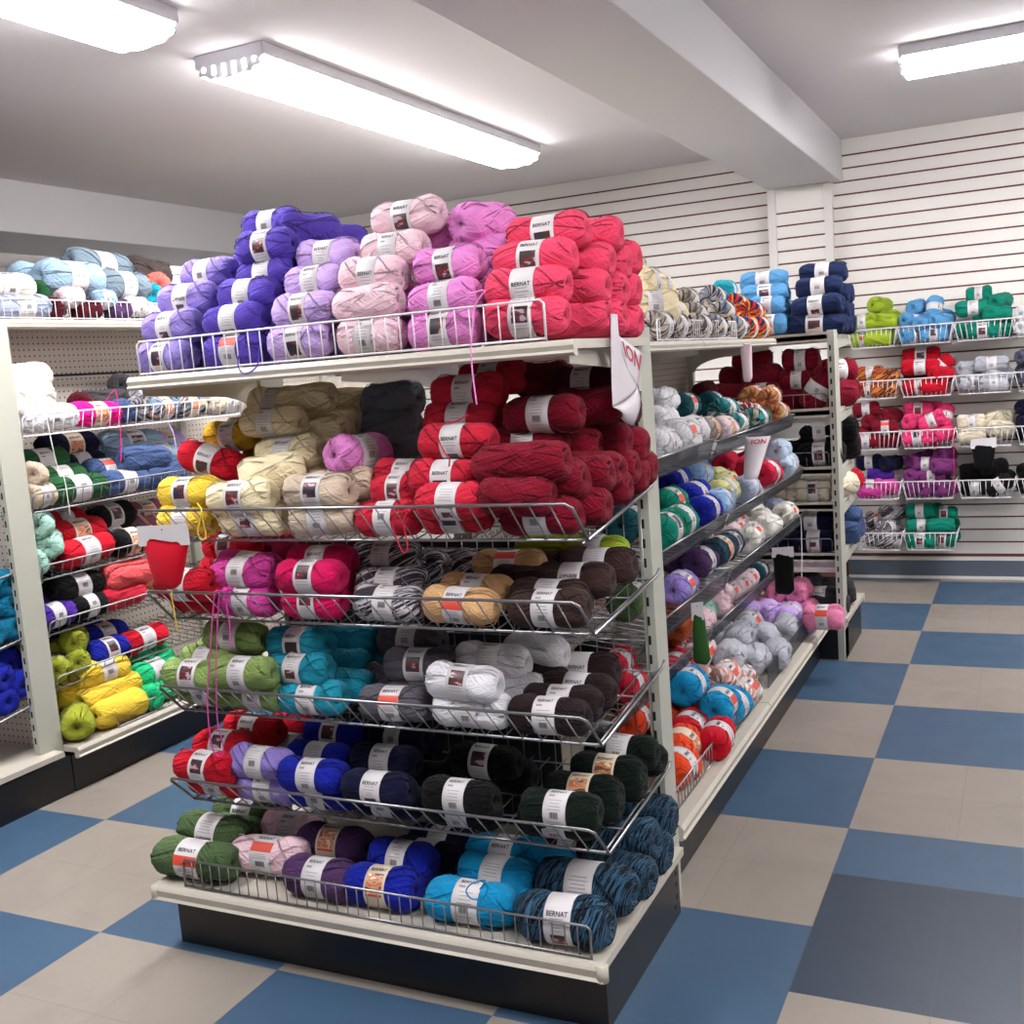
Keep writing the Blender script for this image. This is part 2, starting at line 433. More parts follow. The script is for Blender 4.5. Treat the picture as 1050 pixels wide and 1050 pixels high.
# ------------------------------------------------------------------ shelving
def frame(kind, front):
    """maps (along, inwards, up) to world for a shelf whose front edge lies on a line"""
    if kind == 'S': return lambda u, d, h: (u, front+d, h)       # faces the camera
    if kind == 'N': return lambda u, d, h: (u, front-d, h)       # faces the slat wall
    return lambda u, d, h: (front-d, u, h)                       # faces the aisle on its right
def wire_shelf(parent, F, u0, u1, depth, zf, zr, mat, lean=.085, fh=.09, side_hooks=True):
    b = MB(); zz = lambda d: zf+(zr-zf)*d/depth
    n = int(round((u1-u0)/.048)); rt, rk = .0019, .0036
    for i in range(1, n):
        u = u0+(u1-u0)*i/n
        b.tube([F(u, depth, zz(depth)), F(u, 0, zf), F(u, -lean, zf+fh)], rt, 5)
    for d in (.12, .27, depth-.02):
        b.tube([F(u0, d, zz(d)-.004), F(u1, d, zz(d)-.004)], .0025, 5)
    o = b.obj('wire_shelf', mat, parent, True)
    for u in (u0, u1):
        s = 1 if u == u0 else -1
        MB().tube([F(u, depth+.02, zz(depth)+.012), F(u, depth, zz(depth)), F(u, 0, zf)], .0048, 6).obj('side_rod', mat, o, True)
        MB().tube([F(u+s*.022, depth, zz(depth)-.012), F(u+s*.022, 0.02, zf-.012)], .003, 6).obj('side_rod', mat, o, True)
    e = MB()
    e.tube([F(u0, 0, zf), F(u1, 0, zf)], rk, 6)
    c = .012
    e.tube([F(u0, 0, zf), F(u0, -lean*.88, zf+fh*.88), F(u0+c, -lean, zf+fh), F(u1-c, -lean, zf+fh), F(u1, -lean*.88, zf+fh*.88), F(u1, 0, zf)], rk, 6)
    e.obj('front_fence', mat, o, True)
    return o
def low_fence(parent, F, u0, u1, z0, h, mat, step=.03):
    b = MB(); n = int(round((u1-u0)/step))
    for i in range(1, n):
        u = u0+(u1-u0)*i/n; b.tube([F(u, 0, z0), F(u, 0, z0+h)], .0017, 5)
    b.tube([F(u0, 0, z0), F(u0, 0, z0+h-.008), F(u0+.008, 0, z0+h), F(u1-.008, 0, z0+h), F(u1, 0, z0+h-.008), F(u1, 0, z0)], .0028, 6)
    b.tube([F(u0, 0, z0+.004), F(u1, 0, z0+.004)], .0028, 6)
    return b.obj('wire_fence', mat, parent, True)
def deck(name, parent, F, u0, u1, depth, ztop, lip, mat, th=.02, chan=.012):
    """sheet steel deck with a rolled price-channel front"""
    b = MB()
    prof = [(0, ztop-.006), (.005, ztop), (depth, ztop), (depth, ztop-th), (.02, ztop-th), (.02, ztop-lip), (.004, ztop-lip), (-.006, ztop-lip+.006), (.0, ztop-lip+.012), (-chan*.3, ztop-.012)]
    n = len(b.v); k = len(prof)
    for u in (u0, u1):
        for d, h in prof: b.v.append(F(u, d, h))
    for i in range(k):
        j = (i+1) % k; b.f.append((n+i, n+j, n+k+j, n+k+i)); b.m.append(0)
    b.f.append(tuple(range(n, n+k))); b.m.append(0); b.f.append(tuple(range(n+k, n+2*k))); b.m.append(0)
    o = b.obj(name, mat, parent)
    return o
def bracket(parent, F, u, depth, ztop, mat, drop=.11, t=.003):
    """stamped arm: deep at the post, curving up to a thin nose at the front"""
    pr = [(.03, ztop-.022), (depth, ztop-.022), (depth, ztop-drop-.02)]
    for i in range(9):
        a = math.pi/2*i/8
        pr.append((depth-.02-(.2)*(1-math.cos(a)), ztop-drop-.02+(drop-.045)*math.sin(a)))
    pr.append((.03, ztop-.05))
    b = MB(); k = len(pr)
    for s in (-t, t):
        for d, h in pr: b.v.append(F(u+s, d, h))
    for i in range(k):
        j = (i+1) % k; b.f.append((i, j, k+j, k+i)); b.m.append(0)
    b.f.append(tuple(range(k))); b.m.append(0); b.f.append(tuple(range(k, 2*k))); b.m.append(0)
    return b.obj('bracket', mat, parent)
def post(parent, x0, x1, y0, y1, top, face, mat):
    """slotted upright; face 'S' or 'N' carries the slots"""
    b = MB().box(x0, x1, y0, y1, 0.0, top)
    z = .22
    y = y0-.0006 if face == 'S' else y1-.002
    xc = (x0+x1)/2-.003
    while z < top-.05:
        b.box(xc-.004, xc+.004, y, y+.0026, z, z+.024, 1); z += .0508
    return b.obj('upright', [mat, M['slot']], parent)

def end_display(name_label, x0, x1, yb, s, front_base, top_z, group):
    """end-of-run bay: s=+1 faces the camera (-Y), s=-1 faces +Y. yb: plane of the uprights"""
    return empty('gondola_end_bay', ((x0+x1)/2, yb-.25*s, 0), name_label, 'shelf', group)

# --- front display
FX0, FX1, PY = -1.57, -.360, .58
fd = empty('gondola_end_bay', (-.96, .3, 0), 'cream end shelving bay facing the camera, with a loaded top shelf and wire shelves', 'shelf', 'end shelving bays')
post(fd, FX1-.030, FX1, PY, PY+.09, 1.54, 'S', M['post'])
post(fd, FX0, FX0+.030, PY, PY+.11, 1.54, 'S', M['post'])
k = MB().box(-1.564, -.337, .035, PY, 0, .142); k.box(-.3375, -.3365, .53, .545, .03, .04, 1)
for z in (.05, .085, .115): k.box(-.3372, -.3362, .55, .56, z, z+.012, 1)
k.obj('kick_plate', [M['kick'], M['slot']], fd)
S_ = frame('S', -.02)
b0 = deck('base_deck', fd, S_, -1.59, -.32, .60, .184, .042, M['putty'])
# rounded corner caps of the base lip
for xx in (-1.585, -.325): MB().tube([(xx, -.012, .145), (xx, -.012, .182)], .014, 10).obj('corner_cap', M['putty'], b0, True)
low_fence(fd, frame('S', -.004), -1.49, -.35, .186, .075, M['chrome'], .03)
for (zf, zr) in ((1.085, 1.145), (.877, .917), (.627, .677), (.377, .407)):
    wire_shelf(fd, frame('S', .11), -1.535, -.34, .445, zf, zr, M['chrome'])
T_ = frame('S', .09)
ts = deck('top_shelf', fd, T_, -1.575, -.335, .50, 1.512, .034, M['putty'])
for u in (-1.555, -.362): bracket(ts, T_, u, .49, 1.512, M['putty'])
low_fence(fd, frame('S', .098), -1.535, -.40, 1.514, .085, M['white_wire'], .036)
g = MB()
for i in range(25):
    x = -1.52+i*.0475; g.tube([(x, .572, .2), (x, .572, 1.2)], .0016, 5)
for z in (.28, .48, .74, .98, 1.16): g.tube([(-1.54, .576, z), (-.385, .576, z)], .0026, 5)
g.obj('back_grid', M['chrome'], fd, True)
MB().box(-1.54, -.382, .60, .625, .0, .18).obj('back_rail', M['putty'], fd)
MB().box(-1.54, -.66, .598, .604, .18, 1.0).obj('back_panel', M['kick'], fd)  # added black sheet, stands in for the shade between the shelves

# --- long run behind it
lr = empty('gondola_run', (-.955, 1.85, 0), 'long cream shelving run along the right aisle with clear-fronted tilted shelves', 'shelf', 'long shelving runs')
SX = -.955
for y in (.70, 1.86, 3.02): 
    b = MB().box(SX-.03, SX+.03, y-.02, y+.02, 0, 1.50); b.obj('upright', M['post'], lr)
b = MB().box(SX-.006, SX+.006, .70, 1.30, .18, 1.16); b.box(SX-.006, SX+.006, 1.30, 3.04, .18, 1.48); b.obj('back_panel', M['pegboard'], lr)  # far stretch made taller to block lamp light and darken the shelves
MB().box(-1.512, -.398, .695, 3.045, 0, .142).obj('kick_plate', M['kick'], lr)
for (y0, y1) in ((.70, 1.808), (1.812, 3.03)):
    deck('base_deck', lr, frame('E', -.358), y0, y1, .59, .184, .042, M['putty'])
    deck('base_deck', lr, lambda u, d, h: (-1.552+d, u, h), y0, y1, .59, .184, .042, M['putty'])
    t = deck('top_shelf', lr, frame('E', -.535), y0, y1, .41, 1.512, .034, M['putty'])
    for u in (y0+.02, y1-.02): bracket(t, frame('E', -.535), u, .40, 1.512, M['putty'])
    t = deck('top_shelf', lr, lambda u, d, h: (-1.375+d, u, h), y0, y1, .41, 1.512, .034, M['putty'])
    for u in (y0+.02, y1-.02): bracket(t, lambda u_, d, h: (-1.375+d, u_, h), u, .40, 1.512, M['putty'])
def tray(parent, F, u0, u1, depth, zf, slope, fh, name='tilted_shelf'):
    b = MB(); n = int((u1-u0)/.05)
    for i in range(n+1):
        u = u0+(u1-u0)*i/n; b.tube([F(u, depth, zf+slope*depth), F(u, .002, zf)], .0019, 5)
    for d in (.005, .2, depth): b.tube([F(u0, d, zf+slope*d-.003), F(u1, d, zf+slope*d-.003)], .003, 5)
    o = b.obj(name, M['chrome'], parent, True)
    a = MB(); P4 = []
    n0 = 0
    for (d, h) in ((0, zf-.008), (-.018, zf+fh), (-.022, zf+fh), (-.004, zf-.008)):
        for u in (u0, u1): a.v.append(F(u, d, h))
    a.f = [(0, 1, 3, 2), (2, 3, 5, 4), (4, 5, 7, 6), (6, 7, 1, 0), (0, 2, 4, 6), (1, 7, 5, 3)]; a.m = [0]*6
    a.obj('clear_front', M['acrylic'], o)
    e = MB(); e.tube([F(u0, -.02, zf+fh), F(u1, -.02, zf+fh)], .003, 6)
    for u in (u0, u1): e.tube([F(u, 0, zf), F(u, -.02, zf+fh), F(u, .12, zf+fh*.6+.02)], .0026, 5)
    e.obj('front_rod', M['chrome'], o, True)
    return o
for (X, zf, y0, y1, fh) in ((-.48, 1.118, .71, 1.60, .055), (-.48, 1.113, 1.66, 3.0, .05), (-.45, .872, .71, 1.62, .045), (-.45, .872, 1.66, 3.0, .04),
                            (-.45, .665, .71, 1.60, .06), (-.45, .665, 1.66, 3.0, .05), (-.58, .405, .71, 1.8, .05), (-.58, .405, 1.84, 3.0, .05)):
    tray(lr, frame('E', X), y0, y1, -X*0+abs(-.945-X), zf, .12, fh)
low_fence(lr, frame('E', -.40), .78, 1.86, .186, .065, M['chrome'], .03)
a = MB().box(-.402, -.399, 1.98, 3.02, .186, .262); a.obj('clear_fence', M['acrylic'], lr)
low_fence(lr, frame('E', -.56), .74, 1.22, 1.514, .07, M['white_wire'], .026)
low_fence(lr, frame('E', -.56), 1.36, 2.40, 1.514, .07, M['white_wire'], .026)

# --- far display (seen from behind), facing the slat wall
FY = 3.05
xd = empty('gondola_end_bay', (-.9, 3.4, 0), 'cream end shelving bay beyond the long run, turned towards the slat wall', 'shelf', 'end shelving bays')
for (x0, x1) in ((-.312, -.282), (-1.53, -1.50)): post(xd, x0, x1, FY, FY+.12, 1.53, 'S', M['post'])
MB().box(-1.53, -.282, FY+.02, 3.585, 0, .142).obj('kick_plate', M['kick'], xd)
N_ = frame('N', 3.64)
deck('base_deck', xd, N_, -1.545, -.268, .56, .196, .042, M['putty'])
for z in (1.168, .898, .733, .493, 1.512):
    d_ = deck('shelf', xd, N_, -1.53, -.30, .56, z, .034, M['putty'])
    MB().box(-1.50, -.315, FY+.03, FY+.036, z-.03, z+.012).obj('back_lip', M['putty'], d_)
    for u in (-.297, -1.515): bracket(d_, frame('N', 3.64), u, .56, z, M['post'], .12)
    if z < 1.4:
        q = low_fence(xd, frame('S', FY+.045), -1.49, -.33, z+.002, .075, M['chrome'], .05)
for (z0, z1) in ((.80, .872), (.40, .458), (1.04, 1.14)): MB().box(-1.50, -.315, FY+.10, FY+.106, z0, z1).obj('back_panel', M['slat'], xd)

# --- left run and its end bay
ld = empty('gondola_end_bay', (-3.4, .5, 0), 'cream end shelving bay at the left edge with pegboard back and blue yarn', 'shelf', 'end shelving bays')
post(ld, -2.83, -2.80, .675, .778, 1.77, 'S', M['post'])
post(ld, -4.03, -4.00, .675, .778, 1.77, 'S', M['post'])
MB().box(-4.0, -2.832, .735, .747, .14, 1.74).obj('back_panel', M['pegboard'], ld)
MB().box(-4.02, -2.77, .235, .78, 0, .142).obj('kick_plate', M['kick'], ld)
deck('base_deck', ld, frame('S', .16), -4.04, -2.745, .575, .178, .042, M['putty'])
for (zf, zr) in ((1.27, 1.318), (1.03, 1.078), (.81, .862), (.562, .618), (.305, .365)):
    wire_shelf(ld, frame('S', .22), -4.0, -2.82, .45, zf, zr, M['chrome'])
ll = empty('gondola_run', (-3.2, 2.1, 0), 'long cream shelving run along the left aisle with pegboard back and six loaded levels', 'shelf', 'long shelving runs')
LX = -3.215
for y in (.92, 2.04, 3.24): MB().box(LX-.03, LX+.03, y-.02, y+.02, 0, 1.78).obj('upright', M['post'], ll)
p = MB().box(LX-.006, LX+.006, .76, 3.26, .18, 1.575); p.box(LX-.006, LX+.006, .76, 3.26, 1.585, 1.765); p.box(LX-.004, LX+.004, .76, 3.26, 1.575, 1.585, 1)
p.obj('back_panel', [M['pegboard'], M['slot']], ll)
MB().box(-3.66, -2.77, .785, 3.26, 0, .142).obj('kick_plate', M['kick'], ll)
MB().box(-3.62, -2.83, 3.262, 3.28, 0, 1.77).obj('end_panel', M['putty'], ll)
for (y0, y1) in ((.78, 2.038), (2.042, 3.26)):
    deck('base_deck', ll, frame('E', -2.725), y0, y1, .485, .178, .042, M['putty'])
    t = deck('top_shelf', ll, frame('E', -2.945), y0, y1, .66, 1.79, .034, M['putty'])
    for (zf, fh) in ((1.35, .078), (1.066, .07), (.811, .056), (.601, .052), (.391, .05)):
        wire_shelf(ll, frame('E', -2.825), max(y0, .80), y1-.01, .385, zf, zf+.046, M['white_wire'] if zf > 1.2 else M['chrome'], .02, fh)
low_fence(ll, frame('E', -2.955), .80, 3.2, 1.792, .075, M['white_wire'], .035)
low_fence(ll, frame('E', -2.74), 1.0, 1.98, .18, .06, M['chrome'], .035)

# ------------------------------------------------------------------ slat wall baskets
def basket(x0, x1, z, label):
    r = empty('wire_basket', ((x0+x1)/2, WY, z), label, 'basket', 'wire baskets hung on the slat wall')
    yf, yb, h, ins = 4.655, WY-.015, .105, .022
    top = [(x0, yf, z+h), (x1, yf, z+h), (x1, yb, z+h), (x0, yb, z+h)]
    bot = [(x0+ins, yf+.02, z), (x1-ins, yf+.02, z), (x1-ins, yb, z), (x0+ins, yb, z)]
    b = MB(); b.tube(top, .0042, 6, closed=True); b.tube(bot, .0032, 6, closed=True)
    b.obj('rim', M['white_wire'], r, True)
    g = MB(); n = 10
    for i in range(n+1):
        s = i/n
        g.tube([(x0+(x1-x0)*s, yf, z+h), (x0+ins+(x1-x0-2*ins)*s, yf+.02, z), (x0+ins+(x1-x0-2*ins)*s, yb, z), (x0+(x1-x0)*s, yb, z+h)], .0019, 5)
    for i in range(1, 7):
        s = i/7; y = yf+(yb-yf)*s
        g.tube([(x0, y, z+h), (x0+ins, y+.01, z), (x1-ins, y+.01, z), (x1, y, z+h)], .0019, 5)
    g.obj('wire_grid', M['white_wire'], r, True)
    k = MB()
    for x in (x0+.05, x1-.05): k.box(x-.008, x+.008, yb, WY+.01, z+h-.01, z+h+.03)
    k.obj('wall_hook', M['white_wire'], r)
basket(-0.460, -0.185, 1.430, 'white wire basket of lime green yarn, top row on the slat wall')
basket(-0.180, 0.115, 1.430, 'white wire basket of sky blue yarn, top row on the slat wall')
basket(0.120, 0.425, 1.430, 'white wire basket of emerald green yarn, top row on the slat wall')
basket(0.430, 0.730, 1.430, 'white wire basket of pale grey white yarn, top row, cut by the right edge')
basket(-0.460, -0.185, 1.130, 'white wire basket of rust and orange variegated yarn, second row on the slat wall')
basket(-0.180, 0.115, 1.130, 'white wire basket of bright red yarn, second row on the slat wall')
basket(0.120, 0.425, 1.130, 'white wire basket of silver grey yarn, second row on the slat wall')
basket(0.430, 0.730, 1.130, 'white wire basket of slate grey yarn, second row, cut by the right edge')
basket(-0.460, -0.185, 0.830, 'white wire basket of burgundy yarn, third row on the slat wall')
basket(-0.180, 0.115, 0.830, 'white wire basket of hot rose pink yarn, third row on the slat wall')
basket(0.120, 0.425, 0.830, 'white wire basket of ivory yarn, third row on the slat wall')
basket(0.430, 0.730, 0.830, 'white wire basket of navy blue yarn, third row, cut by the right edge')
basket(-0.460, -0.185, 0.533, 'white wire basket of navy blue yarn, fourth row on the slat wall')
basket(-0.180, 0.115, 0.533, 'white wire basket of purple heather yarn, fourth row on the slat wall')
basket(0.120, 0.425, 0.533, 'white wire basket of black yarn, fourth row on the slat wall')
basket(0.430, 0.730, 0.533, 'white wire basket of black yarn, fourth row, cut by the right edge')
basket(-0.460, -0.185, 0.228, 'white wire basket of black and white striped yarn, lowest row on the slat wall')
basket(-0.180, 0.115, 0.228, 'white wire basket of emerald green yarn, lowest row on the slat wall')


# ------------------------------------------------------------------ skein meshes (unit: half length 1, radius 1, axis X, front -Y)
NS = 40
def body_arrays(seed, waist):
    q = random.Random(seed)
    half = [(.86, .04), (.93, .2), (.985, .40), (.985, .60), (.93, .78), (.84, .90), (.72, .975), (.58, 1.0), (.45, .99), (.33, .955 if waist else .985), (.26, .93 if waist else .98), (.12, .925 if waist else .985), (0, .925 if waist else .99)]
    prof = [(-t, r) for t, r in half] + [(t, r) for t, r in half[-2::-1]]
    ph = [q.uniform(0, 6.28) for _ in range(8)]
    tw = q.choice((-1, 1))*q.uniform(.5, 1.1)
    va, fa, uv = [], [], []
    sq = q.uniform(.9, .97)
    for i, (t, r) in enumerate(prof):
        w = 0 if (waist and abs(t) < .3) else min(1, (abs(t)-.25)*3) if waist else 1
        for j in range(NS):
            a = 2*math.pi*j/NS
            lump = 1 + w*(.035*math.sin(2*a+ph[0]+t*2) + .03*math.sin(3*a+ph[1]-t*3) + .026*math.sin(7*a+ph[2]+tw*5*t) + .020*math.sin(13*a+ph[3]-tw*6*t))
            rr = r*lump
            if r < .7: tt = t*(1+.03*math.sin(a+ph[4])*(1 if t > 0 else -1))
            else: tt = t
            y, z = rr*math.cos(a), rr*math.sin(a)
            z *= sq if z < 0 else 1.0
            z += w*.05*math.sin(t*2+ph[5]); y += w*.04*math.sin(t*2.2+ph[6])
            va.append((tt, y, z))
    n = len(prof)
    for i in range(n-1):
        for j in range(NS):
            j2 = (j+1) % NS
            fa.append((i*NS+j, i*NS+j2, (i+1)*NS+j2, (i+1)*NS+j))
            uv += [(j/NS, i/(n-1)), ((j+1)/NS, i/(n-1)), ((j+1)/NS, (i+1)/(n-1)), (j/NS, (i+1)/(n-1))]
    fa.append(tuple(range(NS))); uv += [(j/NS, 0) for j in range(NS)]
    fa.append(tuple((n-1)*NS+j for j in reversed(range(NS)))); uv += [(j/NS, 1) for j in reversed(range(NS))]
    return va, fa, uv
def strand_arrays(seed, waist):
    """a few loose wraps of yarn lying on the skein's surface"""
    q = random.Random(seed+900); b = MB()
    half = [(0, .95), (.3, .96), (.45, 1.0), (.58, 1.01), (.72, .985), (.84, .91), (.93, .79), (.985, .61), (.985, .4)]
    def rad(t):
        t = abs(t)
        for (t0, r0), (t1, r1) in zip(half, half[1:]):
            if t0 <= t <= t1: return r0+(r1-r0)*(t-t0)/max(t1-t0, 1e-6)
        return .4
    for k in range(8):
        sd = 1 if k % 2 else -1; a0 = q.uniform(-1.6, 1.6); tw = q.uniform(-1.5, 1.5); pts = []
        lo, hi = (.31, .98) if waist else (-.98, .98)
        for i in range(12):
            f = i/11; t = lo+(hi-lo)*f; a = a0+tw*f*(1 if waist else 1.6)
            r = rad(t)*1.035
            pts.append((sd*t, -r*math.cos(a), r*math.sin(a)))
        b.tube(pts, .024, 4)
    return b.v, b.f
def body_mesh(seed, waist):
    v, f, uv = body_arrays(seed, waist)
    sv, sf = strand_arrays(seed, waist); n = len(v); v = v+sv
    for q in sf:
        f.append(tuple(n+i for i in q)); uv += [((i % 4)*.25, sv[i][0]*.5+.5) for i in q]
    me = bpy.data.meshes.new('yarn_body'); me.from_pydata(v, [], f)
    l = me.uv_layers.new(name='UVMap'); l.data.foreach_set('uv', [c for p in uv for c in p])
    me.polygons.foreach_set('use_smooth', [True]*len(f)); me.materials.append(YM['cream']); me.update()
    return me
BODY = {True: [body_mesh(s, True) for s in range(7)], False: [body_mesh(s+50, False) for s in range(6)]}

def text_mesh(s):
    cu = bpy.data.curves.new('t', 'FONT'); cu.body = s; cu.align_x = 'CENTER'; cu.align_y = 'CENTER'; cu.resolution_u = 2; cu.offset = .02
    o = bpy.data.objects.new('t', cu); COL.objects.link(o)
    dg = bpy.context.evaluated_depsgraph_get(); me = o.evaluated_get(dg).to_mesh()
    v = [tuple(p.co) for p in me.vertices]; f = [tuple(p.vertices) for p in me.polygons]
    o.evaluated_get(dg).to_mesh_clear(); bpy.data.objects.remove(o); bpy.data.curves.remove(cu)
    x0, x1 = min(p[0] for p in v), max(p[0] for p in v); y0, y1 = min(p[1] for p in v), max(p[1] for p in v)
    return [((p[0]-(x0+x1)/2)/(x1-x0), (p[1]-(y0+y1)/2)/(y1-y0)) for p in v], f
TXT = {s: text_mesh(s) for s in ('BERNAT', 'POUND', 'ONE', 'OF LOVE')}
LAB_MATS = ['paper', 'ink', 'photo', 'red_ink', 'greyink', 'kraft', 'photo_warm']
RL = .972
def label_arrays(kind):
    b = MB(); W = .29 if kind not in 'PO' else .27
    ns = 40; base = 5 if kind == 'k' else 0
    for i, (x, r) in enumerate(((-W, RL-.025), (-W, RL), (0, RL-.004), (W, RL), (W, RL-.025))):
        for j in range(ns):
            a = 2*math.pi*j/ns; b.v.append((x, -r*math.cos(a), r*math.sin(a)))
    for i in range(4):
        for j in range(ns):
            j2 = (j+1) % ns; b.f.append((i*ns+j, (i+1)*ns+j, (i+1)*ns+j2, i*ns+j2)); b.m.append(base)
    def patch(a0, a1, x0, x1, m, lift=.006):
        n = len(b.v); k = max(2, int(abs(a1-a0)/.12)+1)
        for i in range(k+1):
            a = a0+(a1-a0)*i/k
            for x in (x0, x1): b.v.append((x, -(RL+lift)*math.cos(a), (RL+lift)*math.sin(a)))
        for i in range(k): b.f.append((n+2*i, n+2*i+1, n+2*i+3, n+2*i+2)); b.m.append(m)
    def text(s, a, w, h, flip=False):
        tv, tf = TXT[s]; n = len(b.v); sg = -1 if flip else 1
        for x, y in tv:
            an = a+sg*y*h; b.v.append((sg*x*w, -(RL+.009)*math.cos(an), (RL+.009)*math.sin(an)))
        for f in tf: b.f.append(tuple(n+i for i in f)); b.m.append(1)
    def lines(a0, a1, k, w=.2, m=4):
        for i in range(k):
            a = a0+(a1-a0)*i/max(1, k-1); ww = w*(1-.25*((i*7) % 3)/2); patch(a-.016, a+.016, -ww, ww, m)
    def barcode(a0, a1, x0, x1):
        x = x0; i = 0
        while x < x1:
            wd = (.006, .011, .008, .016)[i % 4]; patch(a0, a1, x, min(x+wd, x1), 1); x += wd+(.010, .014, .008)[i % 3]; i += 1
    if kind == 'c':
        barcode(-.55, -.22, -.11, .11); lines(-.1, .4, 4, .17); text('BERNAT', 1.0, .4, .2); lines(-.95, -.75, 2, .2); patch(.62, .74, -.2, -.05, 4)
    elif kind == 'b':
        text('BERNAT', .42, .46, .21); lines(.05, .22, 2, .17); patch(-.95, -.42, -.16, .17, 2); lines(-.25, -.12, 2, .1)
    elif kind == 'B':
        text('BERNAT', -.18, .46, .21, True); lines(.15, .75, 5, .2); patch(-.9, -.5, -.15, .15, 2)
    elif kind == 'p':
        patch(-.5, .34, -.2, .2, 2); text('BERNAT', .72, .44, .2); lines(-.8, -.65, 2, .2)
    elif kind == 'r':
        patch(.02, .55, -.289, .289, 3); barcode(-.75, -.45, -.12, .14); lines(-.3, -.1, 3, .2); text('BERNAT', .85, .44, .2)
    elif kind == 'k':
        patch(-.45, .5, -.23, .23, 6); patch(-.62, -.5, -.23, .23, 3); text('BERNAT', .75, .44, .2)
    elif kind == 'P':
        text('POUND', -.42, .36, .17, True); lines(-.62, -.56, 1, .12); patch(.3, .42, -.14, -.02, 4); patch(.3, .42, .02, .12, 4); text('OF LOVE', 1.0, .3, .12, True)
    elif kind == 'O':
        text('ONE', .2, .26, .16, True); text('POUND', .45, .36, .14, True); patch(-.3, -.18, -.08, .06, 4); lines(-.02, .0, 1, .1)
    return b
LAB = {k: label_arrays(k) for k in 'cbBprkPO'}
LABM = {k: v.mesh('label_print', [M[x] for x in LAB_MATS], False) for k, v in LAB.items()}
for me in LABM.values():
    me.polygons.foreach_set('use_smooth', [i < 160 for i in range(len(me.polygons))])

